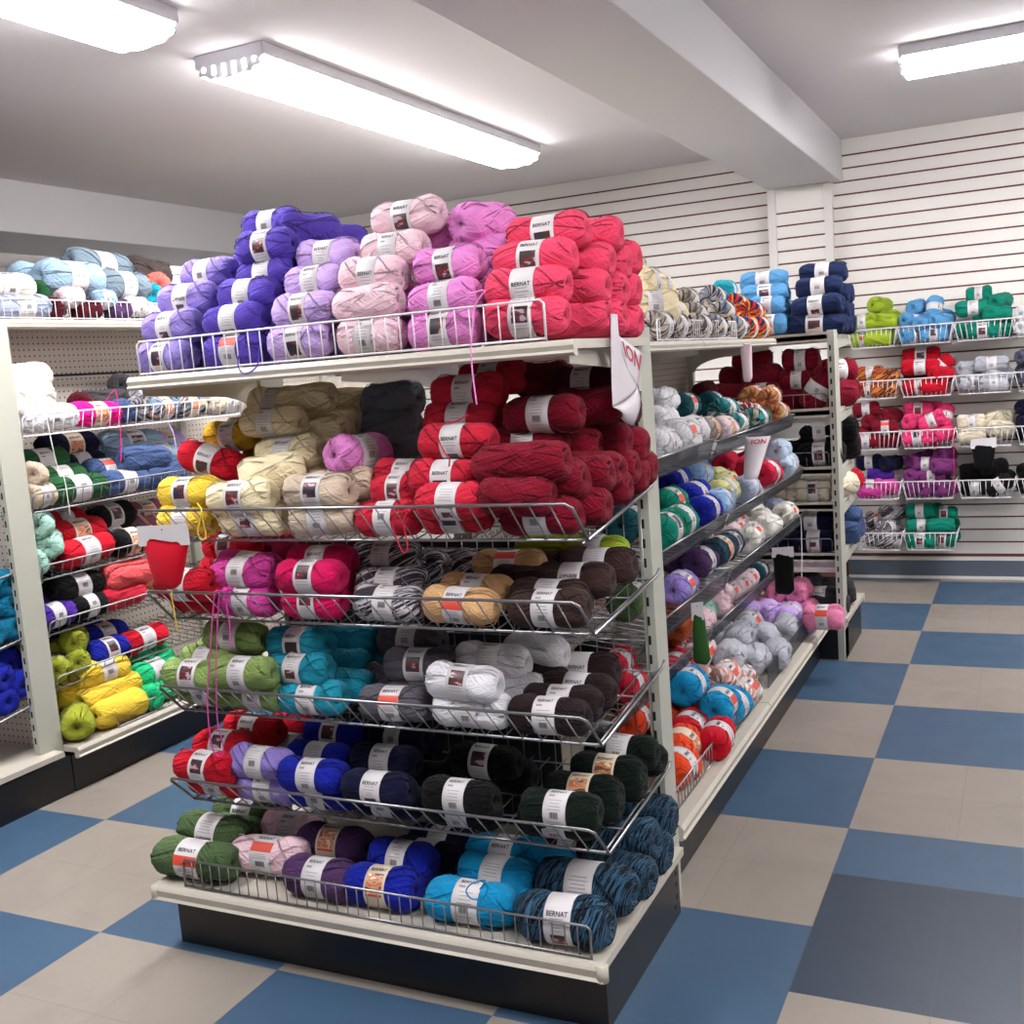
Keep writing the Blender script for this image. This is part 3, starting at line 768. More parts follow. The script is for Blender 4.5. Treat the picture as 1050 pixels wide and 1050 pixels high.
# rows: colour, x, y, z, radius, length, yaw, tilt, label kind, roll, body, group, description (None: one of the uncountable rest)
SK = [
('lavender',-1.484,0.150,1.554,0.045,0.168,-2,0,'p',-5,6,0,"lavender purple skein, frontmost, bottom layer, on front display's top shelf"),
('lavender',-1.471,0.170,1.630,0.045,0.168,-1,0,'b',-11,5,0,"lavender purple skein, second from left, second layer up, on front display's top shelf"),
('lavender',-1.453,0.220,1.700,0.045,0.168,1,-2,'B',-13,5,0,"lavender purple skein, third layer up, on front display's top shelf"),
('lavender',-1.442,0.299,1.767,0.045,0.168,-3,1,'c',-19,4,0,"lavender purple skein, top layer, on front display's top shelf"),
('lavender',-1.517,0.251,1.590,0.045,0.168,-1,-1,'c',-11,2,0,None),
('violet',-1.260,0.150,1.554,0.045,0.168,3,-0,'r',-19,5,0,"deep violet skein, frontmost, bottom layer, on front display's top shelf"),
('violet',-1.259,0.160,1.628,0.045,0.168,2,-0,'B',21,3,0,"deep violet skein, frontmost, second layer up, on front display's top shelf"),
('violet',-1.241,0.200,1.690,0.045,0.168,1,-1,'c',2,2,0,"deep violet skein, frontmost, third layer up, on front display's top shelf"),
('violet',-1.219,0.259,1.742,0.045,0.168,1,2,'b',-20,3,0,"deep violet skein, fourth layer up, on front display's top shelf"),
('violet',-1.211,0.254,1.810,0.045,0.168,0,1,'p',-7,1,0,"deep violet skein, second from left, fifth layer up, on front display's top shelf"),
('violet',-1.151,0.343,1.852,0.045,0.168,61,-2,'n',0,5,0,"deep violet skein, third from left, fifth layer up, on front display's top shelf"),
('violet',-1.314,0.419,1.888,0.045,0.168,2,0,'c',-18,1,0,"deep violet skein, top layer, on front display's top shelf"),
('violet',-1.147,0.461,1.835,0.045,0.168,49,-2,'n',0,2,0,None),
('violet',-1.228,0.359,1.783,0.045,0.168,2,-0,'n',0,6,0,None),
('violet',-1.239,0.340,1.712,0.045,0.168,1,2,'n',0,3,0,None),
('lilac',-1.060,0.150,1.562,0.045,0.168,1,2,'p',17,5,0,"pale lilac skein, frontmost, bottom layer, on front display's top shelf"),
('lilac',-1.046,0.160,1.635,0.045,0.168,-1,1,'p',1,4,0,"pale lilac skein, frontmost, second layer up, on front display's top shelf"),
('lilac',-1.047,0.220,1.703,0.045,0.168,-0,2,'c',11,2,0,"pale lilac skein, third layer up, on front display's top shelf"),
('lilac',-1.046,0.279,1.767,0.045,0.168,2,-2,'b',-2,0,0,"pale lilac skein, top layer, on front display's top shelf"),
('palepink',-0.862,0.150,1.559,0.045,0.168,-2,-1,'c',-3,2,0,"pale pink skein, frontmost, bottom layer, on front display's top shelf"),
('palepink',-0.868,0.160,1.633,0.045,0.168,3,-0,'n',0,0,0,"pale pink skein, frontmost, second layer up, on front display's top shelf"),
('palepink',-0.871,0.199,1.702,0.045,0.168,1,-1,'b',21,4,0,"pale pink skein, frontmost, third layer up, on front display's top shelf"),
('palepink',-0.832,0.239,1.757,0.045,0.168,0,-0,'c',12,6,0,"pale pink skein, frontmost, fourth layer up, on front display's top shelf"),
('palepink',-0.822,0.299,1.835,0.045,0.186,-1,0,'p',10,5,0,"pale pink skein, top layer, on front display's top shelf"),
('orchid',-0.666,0.149,1.557,0.045,0.168,0,2,'p',-18,5,0,"orchid pink skein, frontmost, bottom layer, on front display's top shelf"),
('orchid',-0.665,0.160,1.624,0.045,0.168,1,2,'c',-12,3,0,"orchid pink skein, frontmost, second layer up, on front display's top shelf"),
('orchid',-0.679,0.219,1.703,0.045,0.168,2,2,'p',15,0,0,"orchid pink skein, frontmost, third layer up, on front display's top shelf"),
('orchid',-0.657,0.362,1.806,0.052,0.168,71,-1,'n',0,0,0,"orchid pink skein, rightmost, top layer, on front display's top shelf"),
('orchid',-0.754,0.379,1.795,0.045,0.121,2,2,'n',0,2,0,None),
('orchid',-0.653,0.337,1.733,0.045,0.168,2,0,'n',0,3,0,"orchid pink skein, rearmost, third layer up, on front display's top shelf"),
('coral',-0.463,0.148,1.567,0.045,0.190,1,-1,'p',-13,6,0,"coral red skein, frontmost, bottom layer, on front display's top shelf"),
('coral',-0.465,0.171,1.632,0.045,0.190,2,0,'b',16,4,0,"coral red skein, frontmost, second layer up, on front display's top shelf"),
('coral',-0.460,0.209,1.692,0.045,0.190,-1,-2,'p',-5,3,0,"coral red skein, frontmost, third layer up, on front display's top shelf"),
('coral',-0.454,0.279,1.752,0.045,0.190,2,2,'p',16,1,0,"coral red skein, frontmost, top layer, on front display's top shelf"),
('coral',-0.408,0.296,1.627,0.045,0.168,-2,1,'n',0,4,0,"coral red skein, second from front, second layer up, on front display's top shelf"),
('coral',-0.408,0.330,1.687,0.045,0.168,-0,-1,'n',0,2,0,"coral red skein, second from front, third layer up, on front display's top shelf"),
('coral',-0.408,0.295,1.558,0.045,0.168,-1,1,'n',0,0,0,"coral red skein, second from front, bottom layer, on front display's top shelf"),
('coral',-0.408,0.400,1.749,0.045,0.168,2,-2,'n',0,5,0,"coral red skein, second from front, top layer, on front display's top shelf"),
('coral',-0.408,0.444,1.688,0.045,0.168,1,-2,'n',0,3,0,"coral red skein, third from front, third layer up, on front display's top shelf"),
('coral',-0.408,0.409,1.625,0.045,0.168,1,-1,'n',0,1,0,"coral red skein, third from front, second layer up, on front display's top shelf"),
('coral',-0.408,0.394,1.556,0.045,0.168,2,2,'n',0,6,0,"coral red skein, third from front, bottom layer, on front display's top shelf"),
('coral',-0.408,0.507,1.626,0.045,0.168,0,2,'n',0,4,0,None),
('coral',-0.408,0.504,1.556,0.045,0.168,-1,-2,'n',0,2,0,"coral red skein, rearmost, bottom layer, on front display's top shelf"),
('coral',-0.460,0.499,1.763,0.045,0.168,1,-2,'n',0,2,0,None),
('coral',-0.410,0.530,1.701,0.045,0.168,-2,-0,'n',0,5,0,None),
('violet',-1.394,0.469,1.813,0.045,0.168,2,0,'n',0,2,0,None),
('violet',-1.067,0.511,1.760,0.045,0.168,49,0,'n',0,5,0,None),
('palepink',-0.901,0.349,1.760,0.045,0.186,-1,0,'n',0,5,0,None),
('violet',-1.474,0.519,1.739,0.045,0.168,2,0,'n',0,2,0,None),
('orchid',-0.754,0.429,1.720,0.045,0.121,2,0,'n',0,2,0,None),
('lavender',-1.482,0.349,1.692,0.045,0.168,-3,0,'n',0,4,0,None),
('lilac',-1.046,0.309,1.692,0.045,0.168,2,0,'n',0,4,0,None),
('violet',-1.027,0.511,1.686,0.045,0.168,49,0,'n',0,4,0,None),
('palepink',-0.862,0.349,1.686,0.045,0.186,-1,0,'n',0,4,0,None),
('violet',-1.514,0.549,1.664,0.045,0.168,2,0,'n',0,0,0,None),
('orchid',-0.613,0.337,1.659,0.045,0.168,2,0,'n',0,4,0,None),
('orchid',-0.714,0.479,1.646,0.045,0.121,2,0,'n',0,6,0,None),
('violet',-1.239,0.390,1.637,0.045,0.168,1,0,'n',0,1,0,None),
('lilac',-0.967,0.249,1.628,0.045,0.168,-0,0,'n',0,5,0,None),
('orchid',-0.759,0.269,1.628,0.045,0.168,2,0,'n',0,3,0,None),
('lavender',-1.373,0.270,1.625,0.045,0.168,1,0,'n',0,2,0,None),
('lavender',-1.482,0.399,1.618,0.045,0.168,-3,0,'n',0,3,0,None),
('lilac',-1.046,0.359,1.618,0.045,0.168,2,0,'n',0,3,0,None),
('violet',-0.947,0.511,1.611,0.045,0.168,49,0,'n',0,4,0,None),
('palepink',-0.822,0.379,1.611,0.045,0.186,-1,0,'n',0,0,0,None),
('violet',-1.514,0.549,1.590,0.045,0.168,2,0,'n',0,6,0,None),
('orchid',-0.613,0.367,1.584,0.045,0.168,2,0,'n',0,3,0,None),
('orchid',-0.674,0.529,1.571,0.045,0.121,2,0,'n',0,2,0,None),
('violet',-1.239,0.440,1.563,0.045,0.168,1,0,'n',0,0,0,None),
('lilac',-0.927,0.280,1.554,0.045,0.168,-0,0,'n',0,1,0,None),
('orchid',-0.719,0.269,1.554,0.045,0.168,2,0,'n',0,6,0,None),
('lavender',-1.482,0.399,1.554,0.045,0.168,-3,0,'n',0,4,0,None),
('lilac',-1.085,0.359,1.554,0.045,0.168,2,0,'n',0,0,0,None),
('violet',-0.947,0.511,1.554,0.045,0.168,49,0,'n',0,5,0,None),
('palepink',-0.822,0.409,1.554,0.045,0.186,-1,0,'n',0,1,0,None),
('lavender',-1.517,0.301,1.554,0.045,0.168,-1,0,'n',0,0,0,None),
('violet',-1.514,0.529,1.554,0.045,0.168,2,0,'n',0,5,0,None),
('orchid',-0.613,0.397,1.554,0.045,0.168,2,0,'n',0,2,0,None),
('orchid',-0.594,0.559,1.554,0.045,0.121,2,0,'n',0,2,0,None),
('yellow',-1.468,0.142,1.134,0.045,0.170,1,-1,'c',4,4,1,"bright yellow skein, bottom layer, on front display's top wire shelf"),
('yellow',-1.462,0.152,1.203,0.045,0.190,-3,2,'p',-16,2,1,"bright yellow skein, top layer, on front display's top wire shelf"),
('gold',-1.470,0.359,1.334,0.045,0.183,-1,2,'c',13,0,1,"golden yellow skein, top layer, on front display's top wire shelf"),
('red',-1.469,0.254,1.276,0.045,0.190,2,-18,'p',13,5,1,"only bright red yarn skein on the front display's top wire shelf"),
('red',-1.435,0.330,1.234,0.045,0.170,-0,-10,'p',-21,6,1,None),
('cream',-1.253,0.143,1.133,0.045,0.190,1,0,'b',-34,1,1,"cream skein, bottom layer, on front display's top wire shelf"),
('cream',-1.260,0.113,1.194,0.045,0.190,0,0,'p',-9,5,1,"cream skein, frontmost, second layer up, on front display's top wire shelf"),
('cream',-1.222,0.192,1.241,0.052,0.170,38,0,'n',0,0,1,"cream skein, frontmost, third layer up, on front display's top wire shelf"),
('cream',-1.222,0.272,1.287,0.045,0.190,-0,1,'b',-20,5,1,"cream skein, fourth layer up, on front display's top wire shelf"),
('cream',-1.287,0.300,1.368,0.045,0.190,-2,-1,'c',-2,4,1,"cream skein, second from left, fifth layer up, on front display's top wire shelf"),
('cream',-1.246,0.401,1.418,0.045,0.170,3,0,'n',0,6,1,"cream skein, second from left, top layer, on front display's top wire shelf"),
('cream',-1.381,0.445,1.416,0.045,0.170,0,-2,'c',-8,4,1,"cream skein, leftmost, top layer, on front display's top wire shelf"),
('cream',-1.187,0.492,1.401,0.045,0.170,30,0,'n',0,1,1,"cream skein, rightmost, top layer, on front display's top wire shelf"),
('cream',-1.180,0.358,1.324,0.045,0.170,-3,0,'n',0,6,1,"cream skein, rightmost, fifth layer up, on front display's top wire shelf"),
('cream',-1.188,0.423,1.352,0.045,0.170,1,-2,'n',0,4,1,"cream skein, third from left, fifth layer up, on front display's top wire shelf"),
('cream',-1.182,0.480,1.313,0.045,0.170,1,-0,'n',0,2,1,None),
('cream',-1.192,0.390,1.254,0.045,0.170,1,-1,'n',0,6,1,None),
('cream',-1.222,0.476,1.240,0.045,0.170,1,1,'n',0,1,1,None),
('cream',-1.332,0.465,1.321,0.045,0.170,-3,-2,'n',0,2,1,None),
('beige',-1.038,0.143,1.135,0.045,0.190,1,2,'c',-5,2,1,"beige skein, frontmost, bottom layer, on front display's top wire shelf"),
('beige',-1.032,0.123,1.201,0.045,0.190,-2,-0,'p',-19,0,1,"beige skein, frontmost, top layer, on front display's top wire shelf"),
('beige',-1.036,0.219,1.205,0.045,0.190,1,-1,'c',-8,5,1,"beige skein, rearmost, top layer, on front display's top wire shelf"),
('orchid',-1.005,0.262,1.278,0.052,0.170,74,-1,'c',-21,6,1,"only orchid pink yarn skein on the front display's top wire shelf"),
('crimson',-0.851,0.143,1.133,0.045,0.168,-1,0,'c',-35,5,1,"crimson red skein, leftmost, bottom layer, on front display's top wire shelf"),
('crimson',-0.833,0.172,1.195,0.045,0.140,-1,-0,'p',-9,5,1,"crimson red skein, second from left, second layer up, on front display's top wire shelf"),
('crimson',-0.859,0.251,1.219,0.045,0.170,2,-2,'c',6,1,1,"crimson red skein, leftmost, second layer up, on front display's top wire shelf"),
('crimson',-0.681,0.159,1.136,0.045,0.176,0,1,'p',-3,2,1,"crimson red skein, second from left, bottom layer, on front display's top wire shelf"),
('crimson',-0.656,0.104,1.175,0.045,0.178,-1,-1,'B',-2,3,1,"crimson red skein, rightmost, bottom layer, on front display's top wire shelf"),
('crimson',-0.694,0.155,1.222,0.045,0.181,2,-1,'p',19,4,1,"crimson red skein, rightmost, second layer up, on front display's top wire shelf"),
('crimson',-0.679,0.190,1.302,0.045,0.190,-2,-0,'b',9,4,1,"crimson red skein, frontmost, third layer up, on front display's top wire shelf"),
('crimson',-0.703,0.267,1.349,0.045,0.190,1,-2,'c',-5,6,1,"crimson red skein, frontmost, fourth layer up, on front display's top wire shelf"),
('crimson',-0.693,0.293,1.412,0.045,0.190,-1,-1,'c',22,5,1,"crimson red skein, frontmost, top layer, on front display's top wire shelf"),
('crimson',-0.676,0.391,1.441,0.045,0.170,2,-0,'c',-8,5,1,"crimson red skein, rearmost, top layer, on front display's top wire shelf"),
('winered',-0.586,0.491,1.429,0.045,0.170,62,-1,'n',0,5,1,"only wine red yarn skein on the front display's top wire shelf"),
('burgundy',-0.460,0.144,1.134,0.045,0.190,-1,1,'c',-11,1,1,"burgundy skein, second from front, bottom layer, on front display's top wire shelf"),
('burgundy',-0.493,0.098,1.185,0.045,0.170,2,-0,'n',0,3,1,"burgundy skein, frontmost, bottom layer, on front display's top wire shelf"),
('burgundy',-0.430,0.171,1.199,0.045,0.147,-2,8,'n',0,0,1,"burgundy skein, third from front, bottom layer, on front display's top wire shelf"),
('burgundy',-0.488,0.121,1.253,0.048,0.221,0,-1,'n',0,0,1,"burgundy skein, frontmost, third layer up, on front display's top wire shelf"),
('burgundy',-0.540,0.275,1.284,0.045,0.190,2,1,'B',8,0,1,"burgundy skein, second from front, third layer up, on front display's top wire shelf"),
('burgundy',-0.486,0.256,1.351,0.045,0.190,-2,-1,'c',-14,3,1,"burgundy skein, frontmost, top layer, on front display's top wire shelf"),
('burgundy',-0.478,0.357,1.268,0.045,0.170,2,1,'n',0,2,1,"burgundy skein, third from front, third layer up, on front display's top wire shelf"),
('burgundy',-0.422,0.370,1.360,0.045,0.170,2,-1,'n',0,5,1,"burgundy skein, rearmost, top layer, on front display's top wire shelf"),
('burgundy',-0.427,0.426,1.272,0.045,0.170,-2,-1,'n',0,3,1,"burgundy skein, fourth from front, third layer up, on front display's top wire shelf"),
('burgundy',-0.409,0.497,1.254,0.045,0.170,2,-1,'n',0,3,1,"burgundy skein, rearmost, third layer up, on front display's top wire shelf"),
('burgundy',-0.409,0.312,1.215,0.045,0.170,-1,-0,'n',0,1,1,"burgundy skein, second layer up, on front display's top wire shelf"),
('burgundy',-0.409,0.416,1.204,0.045,0.170,-0,-0,'n',0,6,1,"burgundy skein, seventh from front, bottom layer, on front display's top wire shelf"),
('burgundy',-0.409,0.551,1.192,0.045,0.170,2,-1,'n',0,4,1,None),
('burgundy',-0.409,0.211,1.144,0.045,0.170,-3,2,'n',0,2,1,"burgundy skein, fourth from front, bottom layer, on front display's top wire shelf"),
('burgundy',-0.409,0.241,1.207,0.045,0.170,2,2,'n',0,0,1,"burgundy skein, fifth from front, bottom layer, on front display's top wire shelf"),
('burgundy',-0.409,0.359,1.165,0.045,0.170,-0,2,'n',0,5,1,"burgundy skein, sixth from front, bottom layer, on front display's top wire shelf"),
('burgundy',-0.409,0.483,1.181,0.045,0.170,3,-1,'n',0,3,1,None),
('burgundy',-0.454,0.282,1.153,0.045,0.170,2,1,'n',0,3,1,None),
('maroon',-0.468,0.478,1.409,0.045,0.171,1,0,'c',1,0,1,"dark maroon skein, top layer, on front display's top wire shelf"),
('maroon',-0.428,0.502,1.344,0.045,0.170,-1,-1,'n',0,2,1,None),
('charcoalblue',-1.132,0.550,1.337,0.052,0.170,-2,-2,'n',0,6,1,None),
('charcoalblue',-1.041,0.507,1.399,0.052,0.170,0,-1,'n',0,6,1,"charcoal blue skein, top layer, on front display's top wire shelf"),
('charcoalblue',-1.032,0.478,1.325,0.052,0.170,2,-2,'n',0,5,1,"charcoal blue skein, second layer up, on front display's top wire shelf"),
('charcoalblue',-1.075,0.502,1.249,0.052,0.170,2,1,'n',0,6,1,None),
('charcoalblue',-1.008,0.426,1.263,0.052,0.170,2,2,'n',0,4,1,"charcoal blue skein, bottom layer, on front display's top wire shelf"),
('crimson',-0.756,0.421,1.366,0.045,0.170,2,0,'n',0,6,1,None),
('cream',-1.461,0.425,1.340,0.045,0.170,0,0,'n',0,3,1,None),
('crimson',-0.756,0.471,1.290,0.045,0.170,2,0,'n',0,2,1,None),
('crimson',-0.743,0.317,1.273,0.045,0.190,1,0,'n',0,1,1,None),
('maroon',-0.508,0.552,1.269,0.045,0.170,-1,0,'n',0,2,1,None),
('gold',-1.390,0.409,1.258,0.045,0.183,-1,0,'n',0,3,1,None),
('cream',-1.412,0.515,1.246,0.045,0.170,-3,0,'n',0,5,1,None),
('crimson',-0.679,0.240,1.226,0.045,0.190,-2,0,'n',0,0,1,None),
('crimson',-0.756,0.521,1.215,0.045,0.170,2,0,'n',0,4,1,None),
('crimson',-0.703,0.367,1.198,0.045,0.190,1,0,'n',0,0,1,None),
('cream',-1.192,0.370,1.178,0.045,0.170,1,0,'n',0,5,1,None),
('charcoalblue',-1.035,0.552,1.197,0.052,0.170,2,0,'n',0,5,1,None),
('cream',-1.452,0.545,1.189,0.045,0.170,-3,0,'n',0,3,1,None),
('cream',-1.262,0.476,1.179,0.045,0.170,1,0,'n',0,6,1,None),
('red',-1.435,0.330,1.159,0.045,0.170,-0,0,'n',0,1,1,None),
('crimson',-0.679,0.270,1.151,0.045,0.190,-2,0,'n',0,5,1,None),
('crimson',-0.756,0.551,1.190,0.045,0.170,2,0,'n',0,2,1,None),
('beige',-1.036,0.269,1.151,0.045,0.190,1,0,'n',0,0,1,None),
('crimson',-0.703,0.397,1.169,0.045,0.190,1,0,'n',0,3,1,None),
('red',-1.476,0.160,0.925,0.045,0.170,2,0,'n',0,1,2,"bright red skein, bottom layer, on front display's second wire shelf"),
('red',-1.466,0.104,0.969,0.045,0.190,-3,1,'c',-10,0,2,"bright red skein, frontmost, second layer up, on front display's second wire shelf"),
('red',-1.476,0.278,0.967,0.045,0.170,-2,-1,'p',-17,4,2,None),
('red',-1.476,0.305,1.032,0.045,0.170,1,0,'p',-27,2,2,"bright red skein, top layer, on front display's second wire shelf"),
('red',-1.476,0.461,0.999,0.045,0.170,-0,2,'n',0,0,2,None),
('magenta',-1.301,0.144,0.924,0.045,0.170,1,-1,'c',1,1,2,"magenta pink skein, bottom layer, on front display's second wire shelf"),
('magenta',-1.313,0.153,0.990,0.045,0.190,-2,1,'c',-39,5,2,"magenta pink skein, frontmost, top layer, on front display's second wire shelf"),
('magenta',-1.351,0.223,0.992,0.045,0.190,-0,-5,'p',3,6,2,"magenta pink skein, rearmost, top layer, on front display's second wire shelf"),
('raspberry',-1.423,0.392,1.001,0.045,0.170,-1,-1,'n',0,4,2,"raspberry skein, top layer, on front display's second wire shelf"),
('hotpink',-1.094,0.143,0.924,0.045,0.170,0,1,'p',-29,0,2,"hot pink skein, frontmost, bottom layer, on front display's second wire shelf"),
('hotpink',-1.083,0.127,0.990,0.045,0.190,-2,1,'p',-33,6,2,"hot pink skein, frontmost, top layer, on front display's second wire shelf"),
('hotpink',-1.110,0.211,1.011,0.045,0.190,2,1,'p',3,2,2,"hot pink skein, rearmost, top layer, on front display's second wire shelf"),
('zebra',-0.875,0.144,0.925,0.045,0.184,2,-2,'c',-31,2,2,"black and white striped skein, frontmost, bottom layer, on front display's second wire shelf"),
('zebra',-0.901,0.201,0.958,0.045,0.188,1,2,'c',-12,4,2,"black and white striped skein, second from front, bottom layer, on front display's second wire shelf"),
('zebra',-0.943,0.271,0.948,0.045,0.190,-3,-1,'b',-21,5,2,None),
('zebra',-0.975,0.310,1.007,0.045,0.190,-1,0,'c',4,0,2,"black and white striped skein, top layer, on front display's second wire shelf"),
('zebra',-0.942,0.397,0.969,0.045,0.170,-0,-0,'n',0,1,2,"black and white striped skein, fourth from front, bottom layer, on front display's second wire shelf"),
('zebra',-0.883,0.466,0.957,0.045,0.170,2,-2,'n',0,5,2,"black and white striped skein, rearmost, bottom layer, on front display's second wire shelf"),
('tan',-0.682,0.145,0.925,0.045,0.190,-3,-2,'r',2,2,2,"tan skein, frontmost, bottom layer, on front display's second wire shelf"),
('tan',-0.690,0.247,0.935,0.045,0.190,-2,-2,'c',-4,6,2,"tan skein, rearmost, bottom layer, on front display's second wire shelf"),
('tan',-0.665,0.382,0.969,0.045,0.190,3,1,'r',-38,0,2,"tan skein, top layer, on front display's second wire shelf"),
('brown',-0.458,0.146,0.924,0.045,0.190,-2,0,'c',-5,5,2,"brown skein, frontmost, on front display's second wire shelf"),
('brown',-0.483,0.215,0.932,0.045,0.190,-1,-1,'B',-29,0,2,"brown skein, second from front, on front display's second wire shelf"),
('brown',-0.447,0.278,0.959,0.045,0.190,-1,1,'B',-37,2,2,"brown skein, third from front, on front display's second wire shelf"),
('brown',-0.446,0.431,0.967,0.045,0.190,0,-1,'c',-37,0,2,"brown skein, fifth from front, on front display's second wire shelf"),
('brown',-0.598,0.313,0.940,0.045,0.170,-2,-1,'n',0,4,2,"brown skein, fourth from front, on front display's second wire shelf"),
('brown',-0.617,0.451,0.952,0.045,0.170,-2,0,'n',0,0,2,None),
('lime',-0.628,0.529,0.979,0.045,0.170,1,-0,'n',0,4,2,"lime green skein, leftmost, on front display's second wire shelf"),
('lime',-0.480,0.504,0.985,0.045,0.170,-2,-1,'c',-11,2,2,"lime green skein, rightmost, on front display's second wire shelf"),
('hotpink',-1.150,0.261,0.935,0.045,0.190,2,0,'n',0,4,2,None),
('raspberry',-1.343,0.372,0.945,0.045,0.170,-1,0,'n',0,3,2,None),
('red',-1.476,0.511,0.958,0.045,0.170,-0,0,'n',0,2,2,None),
('red',-1.476,0.278,0.936,0.045,0.170,-2,0,'n',0,0,2,None),
('sage',-1.466,0.143,0.675,0.045,0.190,-1,0,'c',-12,6,3,"sage green skein, leftmost, bottom layer, on front display's third wire shelf"),
('sage',-1.298,0.144,0.675,0.045,0.185,2,-0,'c',-19,0,3,"sage green skein, rightmost, bottom layer, on front display's third wire shelf"),
('sage',-1.466,0.098,0.727,0.045,0.190,2,0,'p',-30,2,3,"sage green skein, second from left, second layer up, on front display's third wire shelf"),
('sage',-1.299,0.097,0.743,0.045,0.185,-0,-0,'c',-1,3,3,"sage green skein, rightmost, second layer up, on front display's third wire shelf"),
('sage',-1.476,0.165,0.745,0.045,0.170,-0,1,'c',-29,4,3,"sage green skein, leftmost, second layer up, on front display's third wire shelf"),
('sage',-1.466,0.233,0.759,0.045,0.190,-0,1,'c',-31,3,3,None),
('sage',-1.393,0.187,0.811,0.045,0.190,-0,-1,'c',-34,1,3,"sage green skein, top layer, on front display's third wire shelf"),
('teal',-1.127,0.143,0.675,0.045,0.190,0,1,'c',2,5,3,"teal blue skein, frontmost, bottom layer, on front display's third wire shelf"),
('teal',-1.173,0.159,0.741,0.045,0.190,-3,-0,'b',-38,5,3,"teal blue skein, frontmost, second layer up, on front display's third wire shelf"),
('teal',-1.196,0.201,0.797,0.045,0.190,-0,2,'p',-0,1,3,"teal blue skein, top layer, on front display's third wire shelf"),
('teal',-1.091,0.223,0.684,0.045,0.170,3,-0,'n',0,2,3,"teal blue skein, second from front, bottom layer, on front display's third wire shelf"),
('teal',-1.133,0.285,0.719,0.045,0.170,2,1,'n',0,3,3,"teal blue skein, third from front, bottom layer, on front display's third wire shelf"),
('teal',-1.147,0.354,0.767,0.045,0.170,-1,-0,'n',0,0,3,"teal blue skein, rearmost, second layer up, on front display's third wire shelf"),
('teal',-1.105,0.373,0.702,0.045,0.170,-2,1,'n',0,2,3,None),
('darkgrey',-0.882,0.143,0.676,0.045,0.190,1,2,'r',-11,1,3,"dark grey skein, frontmost, bottom layer, on front display's third wire shelf"),
('darkgrey',-0.853,0.222,0.751,0.045,0.190,2,1,'p',-23,2,3,"dark grey skein, frontmost, top layer, on front display's third wire shelf"),
('darkgrey',-0.957,0.361,0.774,0.045,0.190,1,0,'c',-36,4,3,"dark grey skein, rearmost, top layer, on front display's third wire shelf"),
('darkgrey',-0.987,0.289,0.691,0.045,0.170,-2,0,'n',0,6,3,None),
('darkgrey',-1.095,0.442,0.710,0.045,0.170,-3,-1,'n',0,0,3,None),
('white',-0.673,0.143,0.676,0.045,0.190,2,-2,'c',-11,5,3,"white skein, frontmost, bottom layer, on front display's third wire shelf"),
('white',-0.683,0.132,0.743,0.045,0.190,-2,-2,'p',-37,2,3,"white skein, frontmost, top layer, on front display's third wire shelf"),
('white',-0.677,0.272,0.757,0.045,0.190,2,-1,'c',-20,1,3,"white skein, second from front, top layer, on front display's third wire shelf"),
('white',-0.615,0.259,0.689,0.045,0.170,-3,1,'n',0,5,3,"white skein, rearmost, bottom layer, on front display's third wire shelf"),
('white',-0.603,0.366,0.755,0.045,0.170,-2,1,'n',0,4,3,"white skein, rearmost, top layer, on front display's third wire shelf"),
('espresso',-0.475,0.143,0.675,0.045,0.190,1,1,'c',-10,1,3,"dark brown skein, frontmost, on front display's third wire shelf"),
('espresso',-0.472,0.212,0.682,0.045,0.190,3,0,'c',-10,6,3,"dark brown skein, second from front, on front display's third wire shelf"),
('espresso',-0.460,0.281,0.692,0.045,0.183,2,-2,'p',-4,6,3,"dark brown skein, third from front, on front display's third wire shelf"),
('espresso',-0.500,0.410,0.705,0.045,0.190,2,0,'b',1,0,3,"dark brown skein, rearmost, on front display's third wire shelf"),
('espresso',-0.596,0.330,0.697,0.045,0.170,1,-2,'n',0,2,3,None),
('darkgrey',-0.877,0.411,0.706,0.045,0.190,1,0,'n',0,0,3,None),
('darkgrey',-0.853,0.222,0.683,0.045,0.190,2,0,'n',0,0,3,None),
('red',-1.466,0.144,0.424,0.045,0.190,2,2,'c',-3,0,4,"bright red skein, second from front, bottom layer, on front display's lowest wire shelf"),
('red',-1.466,0.099,0.476,0.045,0.190,-3,-1,'p',-26,5,4,"bright red skein, frontmost, bottom layer, on front display's lowest wire shelf"),
('red',-1.466,0.181,0.506,0.045,0.190,0,1,'p',-40,3,4,"bright red skein, frontmost, top layer, on front display's lowest wire shelf"),
('red',-1.466,0.303,0.512,0.045,0.190,-2,-1,'p',-3,1,4,"bright red skein, rearmost, top layer, on front display's lowest wire shelf"),
('red',-1.451,0.452,0.463,0.045,0.170,-2,0,'n',0,0,4,None),
('lavender',-1.299,0.145,0.423,0.045,0.183,2,-0,'c',2,0,4,"lavender purple skein, frontmost, bottom layer, on front display's lowest wire shelf"),
('lavender',-1.308,0.134,0.490,0.045,0.190,-1,-0,'c',-39,4,4,"lavender purple skein, top layer, on front display's lowest wire shelf"),
('lavender',-1.372,0.343,0.448,0.045,0.181,-1,-0,'c',-19,2,4,None),
('royal',-1.129,0.146,0.423,0.045,0.190,-2,0,'c',-14,4,4,"royal blue skein, frontmost, bottom layer, on front display's lowest wire shelf"),
('royal',-1.127,0.109,0.482,0.045,0.190,3,-0,'c',-6,2,4,"royal blue skein, frontmost, top layer, on front display's lowest wire shelf"),
('royal',-1.203,0.242,0.472,0.045,0.190,2,-1,'B',-22,6,4,"royal blue skein, second from front, top layer, on front display's lowest wire shelf"),
('royal',-1.225,0.351,0.498,0.045,0.190,1,1,'p',-32,2,4,"royal blue skein, rearmost, top layer, on front display's lowest wire shelf"),
('navy',-0.936,0.149,0.423,0.045,0.190,1,0,'c',-16,1,4,"navy blue skein, frontmost, bottom layer, on front display's lowest wire shelf"),
